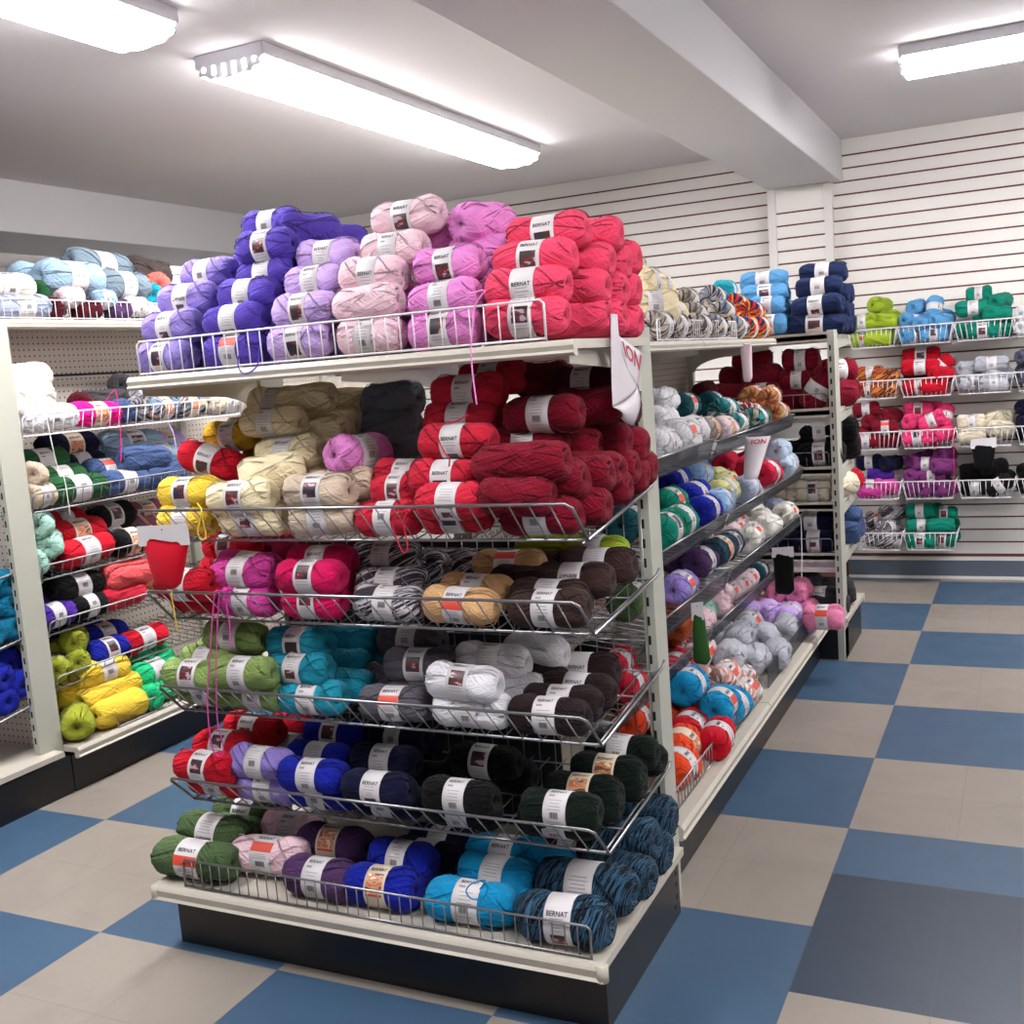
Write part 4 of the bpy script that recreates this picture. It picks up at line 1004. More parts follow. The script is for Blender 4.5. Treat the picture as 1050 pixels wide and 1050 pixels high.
('navy',-0.928,0.099,0.471,0.045,0.190,-0,1,'b',-15,0,4,"navy blue skein, frontmost, top layer, on front display's lowest wire shelf"),
('navy',-0.981,0.222,0.491,0.045,0.190,2,-1,'c',2,6,4,"navy blue skein, second from front, top layer, on front display's lowest wire shelf"),
('navy',-1.026,0.362,0.501,0.045,0.170,-2,1,'c',-36,0,4,"navy blue skein, rearmost, top layer, on front display's lowest wire shelf"),
('black',-0.724,0.146,0.423,0.045,0.190,2,0,'c',3,0,4,"black skein, frontmost, bottom layer, on front display's lowest wire shelf"),
('black',-0.700,0.100,0.474,0.045,0.190,-0,1,'c',-18,1,4,"black skein, frontmost, top layer, on front display's lowest wire shelf"),
('black',-0.726,0.282,0.492,0.045,0.190,-2,-1,'p',-33,3,4,"black skein, rearmost, top layer, on front display's lowest wire shelf"),
('black',-0.705,0.345,0.437,0.045,0.170,-2,0,'n',0,3,4,"black skein, rearmost, bottom layer, on front display's lowest wire shelf"),
('black',-0.898,0.280,0.433,0.045,0.170,-1,-1,'n',0,3,4,"black skein, second from front, bottom layer, on front display's lowest wire shelf"),
('forest',-0.475,0.150,0.425,0.045,0.190,1,2,'r',-2,1,4,"dark forest green skein, second from front, on front display's lowest wire shelf"),
('forest',-0.444,0.100,0.471,0.045,0.190,-1,1,'c',-28,2,4,"dark forest green skein, frontmost, on front display's lowest wire shelf"),
('forest',-0.448,0.242,0.457,0.045,0.190,-0,1,'k',-38,0,4,"dark forest green skein, fourth from front, on front display's lowest wire shelf"),
('forest',-0.429,0.362,0.463,0.045,0.185,0,-1,'k',-24,0,4,"dark forest green skein, sixth from front, on front display's lowest wire shelf"),
('forest',-0.429,0.462,0.480,0.045,0.190,-2,-2,'c',-31,5,4,"dark forest green skein, seventh from front, on front display's lowest wire shelf"),
('navy',-1.026,0.412,0.442,0.045,0.170,-2,0,'n',0,6,4,None),
('forest',-0.429,0.512,0.449,0.045,0.190,-2,0,'n',0,1,4,None),
('royal',-1.163,0.272,0.432,0.045,0.190,2,0,'n',0,2,4,None),
('red',-1.451,0.502,0.448,0.045,0.170,-2,0,'n',0,6,4,None),
('forest',-0.429,0.362,0.438,0.045,0.185,0,0,'n',0,2,4,None),
('forest',-0.448,0.242,0.430,0.045,0.190,-0,0,'n',0,5,4,"dark forest green skein, third from front, on front display's lowest wire shelf"),
('olive',-1.490,0.049,0.238,0.052,0.262,-0,-0,'r',-1,3,5,"olive green skein, frontmost, on front display's base shelf"),
('olive',-1.507,0.149,0.266,0.052,0.228,-2,-1,'B',-15,0,5,"olive green skein, second from front, on front display's base shelf"),
('olive',-1.506,0.295,0.262,0.052,0.232,-1,1,'b',-3,5,5,"olive green skein, fourth from front, on front display's base shelf"),
('olive',-1.532,0.370,0.232,0.052,0.180,-2,2,'n',0,0,5,None),
('olive',-1.497,0.221,0.231,0.052,0.180,-0,0,'n',0,2,5,None),
('palepink',-1.302,0.122,0.240,0.052,0.228,-0,1,'r',-33,5,5,"pale pink skein, frontmost, on front display's base shelf"),
('palepink',-1.326,0.259,0.249,0.052,0.190,2,0,'c',-9,1,5,"pale pink skein, rearmost, on front display's base shelf"),
('plum',-1.102,0.068,0.232,0.052,0.204,-0,1,'c',-16,0,5,"plum purple skein, frontmost, on front display's base shelf"),
('plum',-1.152,0.202,0.254,0.052,0.208,2,-0,'k',-40,0,5,"plum purple skein, rearmost, on front display's base shelf"),
('royal',-0.921,0.072,0.233,0.052,0.197,1,2,'k',-33,0,5,"royal blue skein, frontmost, on front display's base shelf"),
('royal',-0.916,0.161,0.260,0.052,0.180,-0,-1,'c',-39,6,5,"royal blue skein, rearmost, on front display's base shelf"),
('navy',-0.889,0.236,0.232,0.052,0.218,-2,1,'c',-16,0,5,"navy blue skein, frontmost, on front display's base shelf"),
('navy',-0.891,0.319,0.233,0.052,0.194,1,2,'B',-17,4,5,"navy blue skein, rearmost, on front display's base shelf"),
('cyan',-0.675,0.069,0.232,0.052,0.226,2,-1,'c',-28,3,5,"cyan blue skein, frontmost, on front display's base shelf"),
('cyan',-0.661,0.182,0.244,0.052,0.206,-2,-1,'B',-17,2,5,"cyan blue skein, second from front, on front display's base shelf"),
('cyan',-0.685,0.282,0.249,0.052,0.217,-2,1,'p',-9,5,5,"cyan blue skein, rearmost, on front display's base shelf"),
('denimtwist',-0.433,0.054,0.236,0.057,0.218,2,2,'b',-14,0,5,"black and blue twisted skein, frontmost, bottom layer, on front display's base shelf"),
('denimtwist',-0.430,0.183,0.253,0.059,0.243,-2,2,'B',-2,6,5,"black and blue twisted skein, second from front, bottom layer, on front display's base shelf"),
('denimtwist',-0.404,0.371,0.287,0.057,0.180,-1,-0,'n',0,6,5,"black and blue twisted skein, frontmost, top layer, on front display's base shelf"),
('denimtwist',-0.398,0.500,0.299,0.057,0.180,1,-2,'n',0,5,5,"black and blue twisted skein, rearmost, top layer, on front display's base shelf"),
('denimtwist',-0.398,0.441,0.236,0.057,0.180,-2,1,'n',0,3,5,"black and blue twisted skein, rearmost, bottom layer, on front display's base shelf"),
('denimtwist',-0.398,0.302,0.235,0.057,0.180,-1,-1,'n',0,1,5,"black and blue twisted skein, third from front, bottom layer, on front display's base shelf"),
('maroon',-0.549,0.390,0.245,0.052,0.180,0,1,'c',-13,5,5,None),
('cyan',-0.605,0.282,0.231,0.052,0.217,-2,0,'n',0,4,5,None),
('cream',-0.626,1.539,1.630,0.058,0.170,27,-1,'c',-21,0,6,"cream skein, nearest, bottom layer, on right run's top shelf"),
('cream',-0.660,1.825,1.619,0.052,0.170,90,-0,'c',-20,2,6,None),
('cream',-0.720,1.750,1.729,0.058,0.170,88,0,'c',-6,1,6,"cream skein, nearest, second layer up, on right run's top shelf"),
('cream',-0.790,1.788,1.794,0.052,0.170,93,-0,'c',0,5,6,None),
('cream',-0.841,1.786,1.858,0.052,0.170,90,-2,'c',7,5,6,None),
('cream',-0.735,1.945,1.719,0.052,0.170,89,1,'c',18,0,6,None),
('cream',-0.868,1.845,1.771,0.052,0.170,88,2,'c',10,6,6,None),
('cream',-0.805,1.837,1.714,0.052,0.170,92,-2,'c',-12,3,6,None),
('greycamo',-0.700,2.168,1.671,0.052,0.170,93,-0,'c',-16,5,6,None),
('greycamo',-0.644,2.074,1.609,0.052,0.170,92,1,'c',6,1,6,None),
('greycamo',-0.597,1.958,1.561,0.052,0.170,89,1,'c',-13,4,6,"brown grey camouflage skein, furthest, bottom layer, on right run's top shelf"),
('greycamo',-0.594,1.466,1.562,0.052,0.170,91,1,'c',-12,2,6,"brown grey camouflage skein, nearest, bottom layer, on right run's top shelf"),
('greycamo',-0.600,1.656,1.562,0.052,0.170,89,1,'c',-9,6,6,None),
('bluecamo',-0.700,2.587,1.696,0.052,0.170,93,1,'c',-7,2,6,"blue grey variegated skein, top layer, on right run's top shelf"),
('bluecamo',-0.641,2.491,1.627,0.052,0.170,90,-2,'c',-11,5,6,None),
('bluecamo',-0.599,2.188,1.561,0.052,0.170,90,-1,'c',6,1,6,None),
('bluecamo',-0.594,2.499,1.561,0.052,0.170,91,1,'c',-9,6,6,None),
('fiesta',-0.692,2.937,1.672,0.052,0.170,90,-1,'c',10,1,6,None),
('fiesta',-0.622,2.937,1.635,0.052,0.170,91,0,'c',1,6,6,None),
('fiesta',-0.595,2.937,1.562,0.052,0.170,88,2,'c',-12,0,6,None),
('fiesta',-0.614,2.791,1.562,0.052,0.170,91,-2,'c',-8,3,6,None),
('turquoise',-0.737,2.937,1.739,0.052,0.170,93,-1,'c',9,3,6,None),
('cream',-0.765,1.985,1.631,0.052,0.170,89,0,'n',0,5,6,None),
('cream',-0.835,1.757,1.626,0.052,0.170,92,0,'n',0,3,6,None),
('cream',-0.815,2.025,1.561,0.052,0.170,89,0,'n',0,3,6,None),
('cream',-0.885,1.677,1.561,0.052,0.170,92,0,'n',0,1,6,None),
('cream',-0.710,1.825,1.561,0.052,0.170,90,0,'n',0,3,6,None),
('whitegrey',-0.660,1.668,1.309,0.050,0.170,89,1,'n',0,5,7,"pale grey white skein, top layer, on right run's upper shelf"),
('whitegrey',-0.607,1.485,1.254,0.050,0.170,91,0,'c',-20,2,7,"pale grey white skein, second layer up, on right run's upper shelf"),
('whitegrey',-0.541,1.257,1.189,0.055,0.170,91,-0,'c',-25,6,7,"pale grey white skein, nearest, bottom layer, on right run's upper shelf"),
('whitegrey',-0.543,1.481,1.201,0.057,0.170,89,-1,'r',-4,4,7,"pale grey white skein, third from the near end, bottom layer, on right run's upper shelf"),
('whitegrey',-0.560,1.665,1.199,0.055,0.170,87,1,'c',3,0,7,None),
('taupe',-0.560,1.870,1.186,0.050,0.170,92,0,'k',-20,6,7,None),
('ballet',-0.539,2.016,1.176,0.052,0.170,91,-1,'k',-7,6,7,"only pinkish white yarn skein on the right run's upper shelf"),
('deepteal',-0.700,2.084,1.271,0.050,0.170,89,-0,'r',-8,1,7,"deep teal skein, nearest, top layer, on right run's upper shelf"),
('deepteal',-0.700,2.475,1.257,0.050,0.170,92,-2,'c',2,6,7,None),
('deepteal',-0.659,2.327,1.189,0.050,0.170,90,-1,'c',-32,2,7,None),
('deepteal',-0.583,2.400,1.180,0.050,0.170,92,-1,'c',-24,0,7,None),
('maroon',-0.840,2.885,1.292,0.050,0.170,89,-0,'n',0,0,7,None),
('tealmix',-0.598,2.276,1.236,0.050,0.170,90,1,'c',-13,2,7,"teal variegated skein, top layer, on right run's upper shelf"),
('tealmix',-0.549,2.256,1.176,0.050,0.170,89,1,'c',-11,5,7,None),
('tealmix',-0.539,2.571,1.175,0.050,0.170,88,-1,'c',-24,4,7,"teal variegated skein, furthest, bottom layer, on right run's upper shelf"),
('rosemix',-0.688,2.809,1.194,0.050,0.170,88,-2,'c',-28,1,7,None),
('rosemix',-0.688,2.977,1.193,0.050,0.170,92,1,'c',-32,6,7,None),
('rosemix',-0.612,2.790,1.184,0.050,0.170,88,-1,'n',0,4,7,None),
('redolive',-0.642,2.976,1.255,0.050,0.170,90,1,'c',7,6,7,None),
('redolive',-0.564,2.977,1.246,0.050,0.170,92,1,'c',-15,5,7,"red and olive variegated skein, furthest, top layer, on right run's upper shelf"),
('redolive',-0.612,2.977,1.184,0.050,0.170,91,-1,'n',0,5,7,None),
('redolive',-0.537,2.977,1.175,0.050,0.170,89,-1,'c',-34,4,7,None),
('whitegrey',-0.710,1.748,1.224,0.050,0.170,89,0,'n',0,5,7,None),
('maroon',-0.870,2.885,1.214,0.050,0.170,89,0,'n',0,1,7,None),
('deepteal',-0.750,2.044,1.200,0.050,0.170,89,0,'n',0,4,7,None),
('deepteal',-0.750,2.555,1.200,0.050,0.170,92,0,'n',0,2,7,None),
('whitegrey',-0.760,1.788,1.201,0.050,0.170,89,0,'n',0,6,7,None),
('whitegrey',-0.543,1.481,1.180,0.057,0.170,89,0,'n',0,5,7,None),
('whitegrey',-0.590,1.665,1.184,0.055,0.170,87,0,'n',0,5,7,None),
('royal',-0.660,1.746,1.012,0.055,0.170,90,0,'c',-26,3,8,"royal blue skein, top layer, on right run's middle shelf"),
('royal',-0.574,1.690,0.963,0.059,0.170,88,-1,'c',-39,3,8,"royal blue skein, furthest, bottom layer, on right run's middle shelf"),
('royal',-0.504,1.593,0.931,0.052,0.170,92,-2,'c',-38,1,8,"royal blue skein, nearest, bottom layer, on right run's middle shelf"),
('skyblue',-0.640,1.981,1.012,0.055,0.170,92,2,'c',-19,6,8,"light blue skein, top layer, on right run's middle shelf"),
('skyblue',-0.505,1.788,0.930,0.052,0.170,93,-0,'c',-19,4,8,"light blue skein, bottom layer, on right run's middle shelf"),
('emerald',-0.580,1.429,0.979,0.055,0.170,90,0,'r',-3,1,8,"emerald green skein, top layer, on right run's middle shelf"),
('emerald',-0.509,1.296,0.935,0.057,0.170,91,2,'c',-33,0,8,"emerald green skein, furthest, bottom layer, on right run's middle shelf"),
('emerald',-0.508,1.148,0.934,0.057,0.170,91,-1,'p',-37,5,8,"emerald green skein, nearest, bottom layer, on right run's middle shelf"),
('lemon',-0.659,2.349,0.948,0.052,0.170,92,-0,'n',0,2,8,None),
('lemon',-0.584,2.192,0.941,0.055,0.170,91,1,'r',-17,0,8,None),
('lemon',-0.555,2.048,0.936,0.052,0.170,87,1,'c',-26,1,8,None),
('bluegrey',-0.790,2.757,0.964,0.052,0.170,91,-0,'n',0,4,8,None),
('bluegrey',-0.504,2.179,0.929,0.052,0.170,90,-0,'c',-28,2,8,"blue grey skein, nearest, on right run's middle shelf"),
('cherry',-0.518,2.640,0.935,0.057,0.170,88,0,'c',-28,6,8,"cherry red skein, nearest, on right run's middle shelf"),
('cherry',-0.632,2.772,0.949,0.057,0.170,87,0,'n',0,6,8,None),
('cherry',-0.712,2.733,0.976,0.052,0.170,91,-0,'n',0,3,8,None),
('cherry',-0.682,2.977,0.952,0.052,0.170,90,2,'n',0,4,8,None),
('deepteal',-0.712,1.276,0.960,0.058,0.170,92,-2,'c',-4,6,8,None),
('deepteal',-0.816,1.375,0.972,0.058,0.170,92,0,'n',0,1,8,None),
('deepteal',-0.692,1.334,1.042,0.058,0.170,87,-1,'c',-30,4,8,None),
('deepteal',-0.620,1.147,0.956,0.058,0.170,88,-2,'c',-22,2,8,"deep teal skein, nearest, bottom layer, on right run's middle shelf"),
('iceblue',-0.534,2.977,1.004,0.052,0.170,90,2,'n',0,2,8,"icy pale blue skein, nearest, top layer, on right run's middle shelf"),
('iceblue',-0.504,2.977,0.930,0.052,0.170,89,2,'c',-25,3,8,None),
('iceblue',-0.582,2.977,0.940,0.052,0.170,91,-2,'c',-15,0,8,None),
('iceblue',-0.623,2.977,1.006,0.052,0.170,92,0,'n',0,1,8,None),
('skyblue',-0.690,1.941,0.954,0.055,0.170,92,0,'n',0,6,8,None),
('emerald',-0.630,1.469,0.947,0.055,0.170,90,0,'n',0,3,8,None),
('olive',-0.597,1.045,0.740,0.058,0.170,93,1,'c',-23,5,9,"only olive green yarn skein on the right run's lower shelf"),
('palepink',-0.700,1.160,0.747,0.052,0.170,91,-1,'r',-30,0,9,None),
('forest',-0.851,1.128,0.775,0.063,0.170,92,2,'n',0,3,9,None),
('black',-0.875,1.313,0.773,0.058,0.170,92,-0,'n',0,6,9,None),
('forest',-0.783,1.244,0.766,0.063,0.170,92,-0,'n',0,6,9,None),
('forest',-0.715,1.367,0.754,0.058,0.170,88,-2,'c',-24,4,9,None),
('plum',-0.553,1.671,0.734,0.057,0.170,88,-1,'c',-28,4,9,"plum purple skein, nearest, on right run's lower shelf"),
('plum',-0.651,1.713,0.743,0.055,0.170,88,-0,'r',3,6,9,None),
('lavender',-0.515,1.288,0.725,0.052,0.170,91,0,'r',-3,4,9,"only lavender purple yarn skein on the right run's lower shelf"),
('plum',-0.709,2.081,0.747,0.050,0.170,90,1,'n',0,4,9,None),
('tealtwist',-0.522,1.812,0.749,0.055,0.170,89,-0,'k',-15,6,9,"black and teal twisted skein, nearest, on right run's lower shelf"),
('tealtwist',-0.549,2.071,0.727,0.050,0.170,92,-0,'p',-25,2,9,None),
('ballet',-0.611,2.358,0.736,0.050,0.170,88,2,'r',-6,0,9,None),
('ballet',-0.585,2.213,0.732,0.050,0.170,91,-0,'n',0,1,9,None),
('whitegrey',-0.634,2.505,0.737,0.050,0.170,89,0,'r',-26,1,9,None),
('offwhite',-0.507,2.245,0.725,0.052,0.170,91,-1,'r',-24,5,9,"off white skein, nearest, on right run's lower shelf"),
('offwhite',-0.624,2.781,0.737,0.050,0.170,87,-1,'n',0,5,9,None),
('offwhite',-0.558,2.670,0.729,0.050,0.170,92,-1,'n',0,3,9,None),
('offwhite',-0.502,2.904,0.722,0.050,0.170,90,-1,'r',2,6,9,"off white skein, fifth from the near end, on right run's lower shelf"),
('offwhite',-0.503,2.543,0.722,0.050,0.170,88,-1,'n',0,4,9,"off white skein, second from the near end, on right run's lower shelf"),
('whitegrey',-0.781,2.977,0.756,0.050,0.170,89,-1,'n',0,2,9,None),
('navy',-0.708,2.977,0.747,0.050,0.170,87,-2,'n',0,1,9,None),
('offwhite',-0.638,2.977,0.738,0.050,0.170,88,-0,'n',0,6,9,None),
('bluegrey',-0.564,2.977,0.730,0.050,0.170,87,-2,'n',0,4,9,None),
('crimson',-0.670,1.103,0.516,0.047,0.150,90,-0,'c',-17,5,10,None),
('crimson',-0.629,1.079,0.459,0.047,0.150,91,-2,'c',-6,1,10,"crimson red skein, bottom layer, on right run's lowest tray"),
('black',-0.811,1.260,0.489,0.058,0.150,89,-0,'n',0,1,10,None),
('maroon',-0.733,1.182,0.481,0.058,0.150,87,2,'n',0,0,10,None),
('ballet',-0.654,2.395,0.462,0.047,0.150,88,-2,'r',2,6,10,None),
('ballet',-0.639,2.526,0.460,0.047,0.150,90,-1,'r',-2,6,10,None),
('palepink',-0.687,2.271,0.465,0.047,0.150,91,-1,'n',0,6,10,None),
('ballet',-0.630,2.657,0.459,0.047,0.150,88,-2,'r',-10,3,10,None),
('palepink',-0.629,2.168,0.459,0.047,0.150,91,-1,'n',0,1,10,None),
('deepteal',-0.630,2.860,0.458,0.047,0.150,92,-0,'c',-4,6,10,None),
('mint',-0.656,2.042,0.462,0.047,0.150,93,-1,'n',0,1,10,None),
('palepink',-0.629,1.904,0.459,0.047,0.150,88,-1,'n',0,2,10,None),
('rust',-0.630,1.615,0.575,0.047,0.150,92,0,'n',0,0,10,None),
('rust',-0.629,1.646,0.502,0.047,0.150,89,-2,'n',0,5,10,"rust orange skein, second layer up, on right run's lowest tray"),
('rust',-0.679,1.726,0.464,0.047,0.150,89,0,'n',0,5,10,None),
('orange',-0.494,1.150,0.239,0.061,0.175,91,2,'k',-5,0,11,"orange skein, second from the near end, on right run's base"),
('orange',-0.633,1.430,0.237,0.058,0.175,91,-2,'n',0,5,11,None),
('orange',-0.457,0.990,0.237,0.059,0.175,87,-2,'c',2,0,11,"orange skein, nearest, on right run's base"),
('orange',-0.734,1.452,0.237,0.058,0.175,88,-2,'c',-16,5,11,None),
('red',-0.515,1.314,0.239,0.061,0.175,87,1,'c',-13,4,11,"bright red skein, second from the near end, on right run's base"),
('red',-0.533,1.479,0.236,0.058,0.175,92,-1,'c',-23,0,11,None),
('red',-0.412,1.271,0.233,0.055,0.175,93,-0,'c',-22,3,11,"bright red skein, nearest, on right run's base"),
('brown',-0.812,1.480,0.301,0.058,0.175,92,2,'c',-6,3,11,None),
('orange',-0.700,1.296,0.267,0.058,0.175,93,-2,'c',-36,6,11,"orange skein, third from the near end, on right run's base"),
('red',-0.786,1.616,0.236,0.058,0.175,89,0,'c',4,2,11,None),
('cyan',-0.562,1.474,0.337,0.063,0.175,93,-2,'c',-14,1,11,"cyan blue skein, top layer, on right run's base"),
('cyan',-0.444,1.440,0.289,0.059,0.175,89,1,'r',-8,4,11,"cyan blue skein, second layer up, on right run's base"),
('cyan',-0.442,1.591,0.236,0.058,0.175,88,-0,'c',-14,2,11,"cyan blue skein, bottom layer, on right run's base"),
('ballet',-0.622,1.836,0.349,0.055,0.175,89,1,'r',-1,3,11,None),
('ballet',-0.698,2.048,0.234,0.055,0.175,93,-1,'c',-33,1,11,None),
('pinkcamo',-0.510,1.766,0.284,0.052,0.175,91,1,'r',-12,3,11,"white and pink variegated skein, top layer, on right run's base"),
('pinkcamo',-0.486,1.913,0.231,0.052,0.175,92,0,'r',2,4,11,None),
('pinkcamo',-0.434,1.759,0.231,0.052,0.175,92,-0,'r',-23,0,11,"white and pink variegated skein, nearest, bottom layer, on right run's base"),
('pinkcamo',-0.601,1.838,0.254,0.055,0.175,90,-1,'n',0,2,11,None),
('crimson',-0.645,1.599,0.360,0.058,0.175,92,-0,'c',-0,3,11,None),
('crimson',-0.714,1.776,0.414,0.058,0.175,89,-1,'c',-20,1,11,None),
('crimson',-0.720,1.899,0.329,0.058,0.175,91,0,'n',0,6,11,None),
('silver',-0.529,1.927,0.320,0.059,0.175,91,-0,'n',0,2,11,"silver grey skein, nearest, top layer, on right run's base"),
('silver',-0.477,2.071,0.269,0.059,0.175,90,-1,'n',0,5,11,"silver grey skein, nearest, bottom layer, on right run's base"),
('silver',-0.430,2.264,0.238,0.059,0.175,91,-2,'n',0,0,11,"silver grey skein, second from the near end, bottom layer, on right run's base"),
('silver',-0.553,2.180,0.323,0.059,0.175,90,1,'n',0,0,11,"silver grey skein, second from the near end, top layer, on right run's base"),
('silver',-0.506,2.393,0.269,0.061,0.175,91,-2,'n',0,3,11,None),
('silver',-0.655,2.213,0.316,0.058,0.175,88,1,'n',0,0,11,None),
('silver',-0.619,2.587,0.276,0.058,0.175,91,2,'r',-11,2,11,None),
('silver',-0.476,2.690,0.236,0.058,0.175,92,-0,'n',0,0,11,"silver grey skein, furthest, bottom layer, on right run's base"),
('lilac',-0.662,2.744,0.292,0.058,0.175,92,1,'n',0,0,11,None),
('lilac',-0.606,2.894,0.260,0.058,0.175,89,-0,'n',0,4,11,None),
('lilac',-0.553,3.080,0.231,0.052,0.175,87,-0,'n',0,0,11,None),
('lilac',-0.506,2.925,0.237,0.058,0.175,93,-2,'c',-22,3,11,None),
('lilac',-0.409,2.872,0.232,0.052,0.175,90,-2,'n',0,4,11,None),
('pink',-0.743,3.114,0.269,0.055,0.175,88,1,'n',0,3,11,None),
('pink',-0.650,3.114,0.237,0.058,0.175,88,-2,'c',-38,4,11,None),
('pink',-0.494,3.114,0.315,0.059,0.175,88,1,'n',0,3,11,"candy pink skein, furthest, top layer, on right run's base"),
('pink',-0.593,3.114,0.314,0.052,0.175,90,-2,'c',-32,5,11,None),
('pink',-0.320,2.745,0.282,0.058,0.175,-2,2,'r',-14,2,11,"candy pink skein, nearest, top layer, on right run's base"),
('pink',-0.449,3.114,0.231,0.052,0.175,88,0,'n',0,2,11,None),
('crimson',-0.769,1.859,0.236,0.058,0.175,91,0,'n',0,3,11,None),
('silver',-0.705,2.293,0.236,0.058,0.175,88,0,'n',0,0,11,None),
('silver',-0.669,2.507,0.236,0.058,0.175,91,0,'n',0,2,11,None),
('pinkcamo',-0.651,1.758,0.233,0.055,0.175,90,0,'n',0,1,11,None),
('sky',-0.657,3.400,1.796,0.049,0.230,-0,1,'c',-14,6,12,"sky blue skein, top layer, on far display's top shelf"),
('sky',-0.630,3.300,1.726,0.049,0.225,1,1,'p',-6,0,12,"sky blue skein, rightmost, third layer up, on far display's top shelf"),
('sky',-0.602,3.200,1.665,0.049,0.170,0,-1,'c',6,0,12,"sky blue skein, rightmost, second layer up, on far display's top shelf"),
('sky',-0.584,3.160,1.579,0.049,0.170,-2,-2,'c',16,0,12,None),
('deepnavy',-0.382,3.175,1.560,0.049,0.266,2,-2,'p',-4,4,12,"deep navy skein, leftmost, bottom layer, on far display's top shelf"),
('deepnavy',-0.374,3.180,1.646,0.049,0.227,-3,2,'b',-3,3,12,"deep navy skein, leftmost, second layer up, on far display's top shelf"),
('deepnavy',-0.369,3.240,1.731,0.049,0.215,-2,2,'c',-20,2,12,"deep navy skein, leftmost, third layer up, on far display's top shelf"),
('deepnavy',-0.361,3.320,1.798,0.049,0.218,-2,-0,'c',-21,0,12,"deep navy skein, top layer, on far display's top shelf"),
('deepnavy',-0.334,3.283,1.559,0.049,0.170,-2,1,'n',0,1,12,None),
('deepnavy',-0.334,3.359,1.620,0.049,0.170,1,1,'n',0,6,12,None),
('deepnavy',-0.334,3.424,1.559,0.049,0.170,2,2,'n',0,4,12,None),
('deepnavy',-0.334,3.365,1.701,0.049,0.170,-1,0,'n',0,2,12,None),
('deepnavy',-0.334,3.489,1.700,0.049,0.170,-0,-2,'n',0,0,12,None),
('deepnavy',-0.334,3.485,1.616,0.049,0.170,2,0,'n',0,5,12,None),
('deepnavy',-0.334,3.535,1.559,0.049,0.170,2,-1,'n',0,3,12,None),
('sky',-0.657,3.450,1.713,0.049,0.230,-0,0,'n',0,4,12,None),
('deepnavy',-0.369,3.270,1.648,0.049,0.215,-2,0,'n',0,3,12,None),
('sky',-0.630,3.330,1.643,0.049,0.225,1,0,'n',0,3,12,None),
('sky',-0.657,3.500,1.631,0.049,0.230,-0,0,'n',0,5,12,None),
('sky',-0.682,3.250,1.582,0.049,0.170,0,0,'n',0,0,12,None),
('sky',-0.630,3.380,1.561,0.049,0.225,1,0,'n',0,4,12,None),
('sky',-0.657,3.550,1.558,0.049,0.230,-0,0,'n',0,6,12,None),
('sky',-0.762,3.230,1.558,0.049,0.170,0,0,'n',0,0,12,None),
('burgundy',-0.459,3.218,1.399,0.058,0.174,0,-0,'c',-5,1,13,"burgundy skein, rightmost, top layer, on far display's upper shelf"),
('burgundy',-0.482,3.224,1.312,0.058,0.174,1,-2,'c',7,3,13,"burgundy skein, third from left, second layer up, on far display's upper shelf"),
('burgundy',-0.377,3.158,1.263,0.061,0.205,-1,55,'c',-17,5,13,"burgundy skein, fourth from left, bottom layer, on far display's upper shelf"),
('burgundy',-0.335,3.452,1.337,0.058,0.190,37,0,'c',22,0,13,"burgundy skein, rightmost, second layer up, on far display's upper shelf"),
('burgundy',-0.333,3.540,1.231,0.058,0.190,41,-0,'c',17,5,13,None),
('burgundy',-0.637,3.154,1.254,0.058,0.178,1,0,'p',-3,1,13,None),
('burgundy',-0.653,3.243,1.342,0.058,0.190,-2,-1,'n',0,4,13,"burgundy skein, second from left, second layer up, on far display's upper shelf"),
('burgundy',-0.512,3.221,1.224,0.058,0.190,3,-1,'n',0,2,13,None),
('burgundy',-0.707,3.289,1.419,0.058,0.190,-0,-2,'n',0,2,13,"burgundy skein, leftmost, top layer, on far display's upper shelf"),
('burgundy',-0.781,3.319,1.339,0.058,0.190,-2,-1,'n',0,6,13,None),
('burgundy',-0.804,3.203,1.255,0.058,0.190,3,1,'n',0,2,13,None),
('burgundy',-0.781,3.369,1.242,0.058,0.190,-2,0,'n',0,2,13,None),
('burgundy',-0.335,3.432,1.240,0.058,0.190,37,0,'n',0,3,13,None),
('burgundy',-0.884,3.183,1.222,0.058,0.190,3,0,'n',0,2,13,None),
('burgundy',-0.781,3.419,1.222,0.058,0.190,-2,0,'n',0,3,13,None),
('burgundy',-0.335,3.412,1.222,0.058,0.190,37,0,'n',0,4,13,None),
('black',-0.382,3.200,1.067,0.058,0.197,2,2,'c',-23,4,14,"black skein, leftmost, top layer, on far display's second shelf"),
('black',-0.379,3.154,0.964,0.058,0.197,1,2,'p',-2,3,14,"black skein, fourth from left, bottom layer, on far display's second shelf"),
('black',-0.544,3.211,0.972,0.058,0.220,0,-0,'n',0,5,14,None),
('black',-0.358,3.469,1.053,0.058,0.220,3,2,'n',0,1,14,None),
('black',-0.358,3.512,0.952,0.058,0.220,3,-0,'n',0,6,14,None),
('black',-0.382,3.251,0.970,0.058,0.197,2,0,'n',0,1,14,None),
('black',-0.624,3.211,0.952,0.058,0.220,0,0,'n',0,3,14,None),
('black',-0.382,3.300,0.952,0.058,0.197,2,0,'n',0,4,14,None),
('ivory',-0.418,3.159,0.787,0.058,0.178,2,-0,'p',-24,6,15,"ivory skein, second from left, on far display's third shelf"),
('ivory',-0.567,3.162,0.787,0.058,0.163,3,2,'n',0,3,15,None),
('ivory',-0.332,3.354,0.791,0.058,0.220,59,2,'n',0,3,15,None),
('ivory',-0.503,3.301,0.808,0.058,0.216,-2,-2,'n',0,5,15,None),
('red',-0.330,3.518,0.787,0.058,0.220,61,-1,'n',0,0,15,None),
('navy',-0.419,3.154,0.547,0.058,0.209,0,1,'B',-35,3,16,"navy blue skein, rightmost, bottom layer, on far display's lowest shelf"),
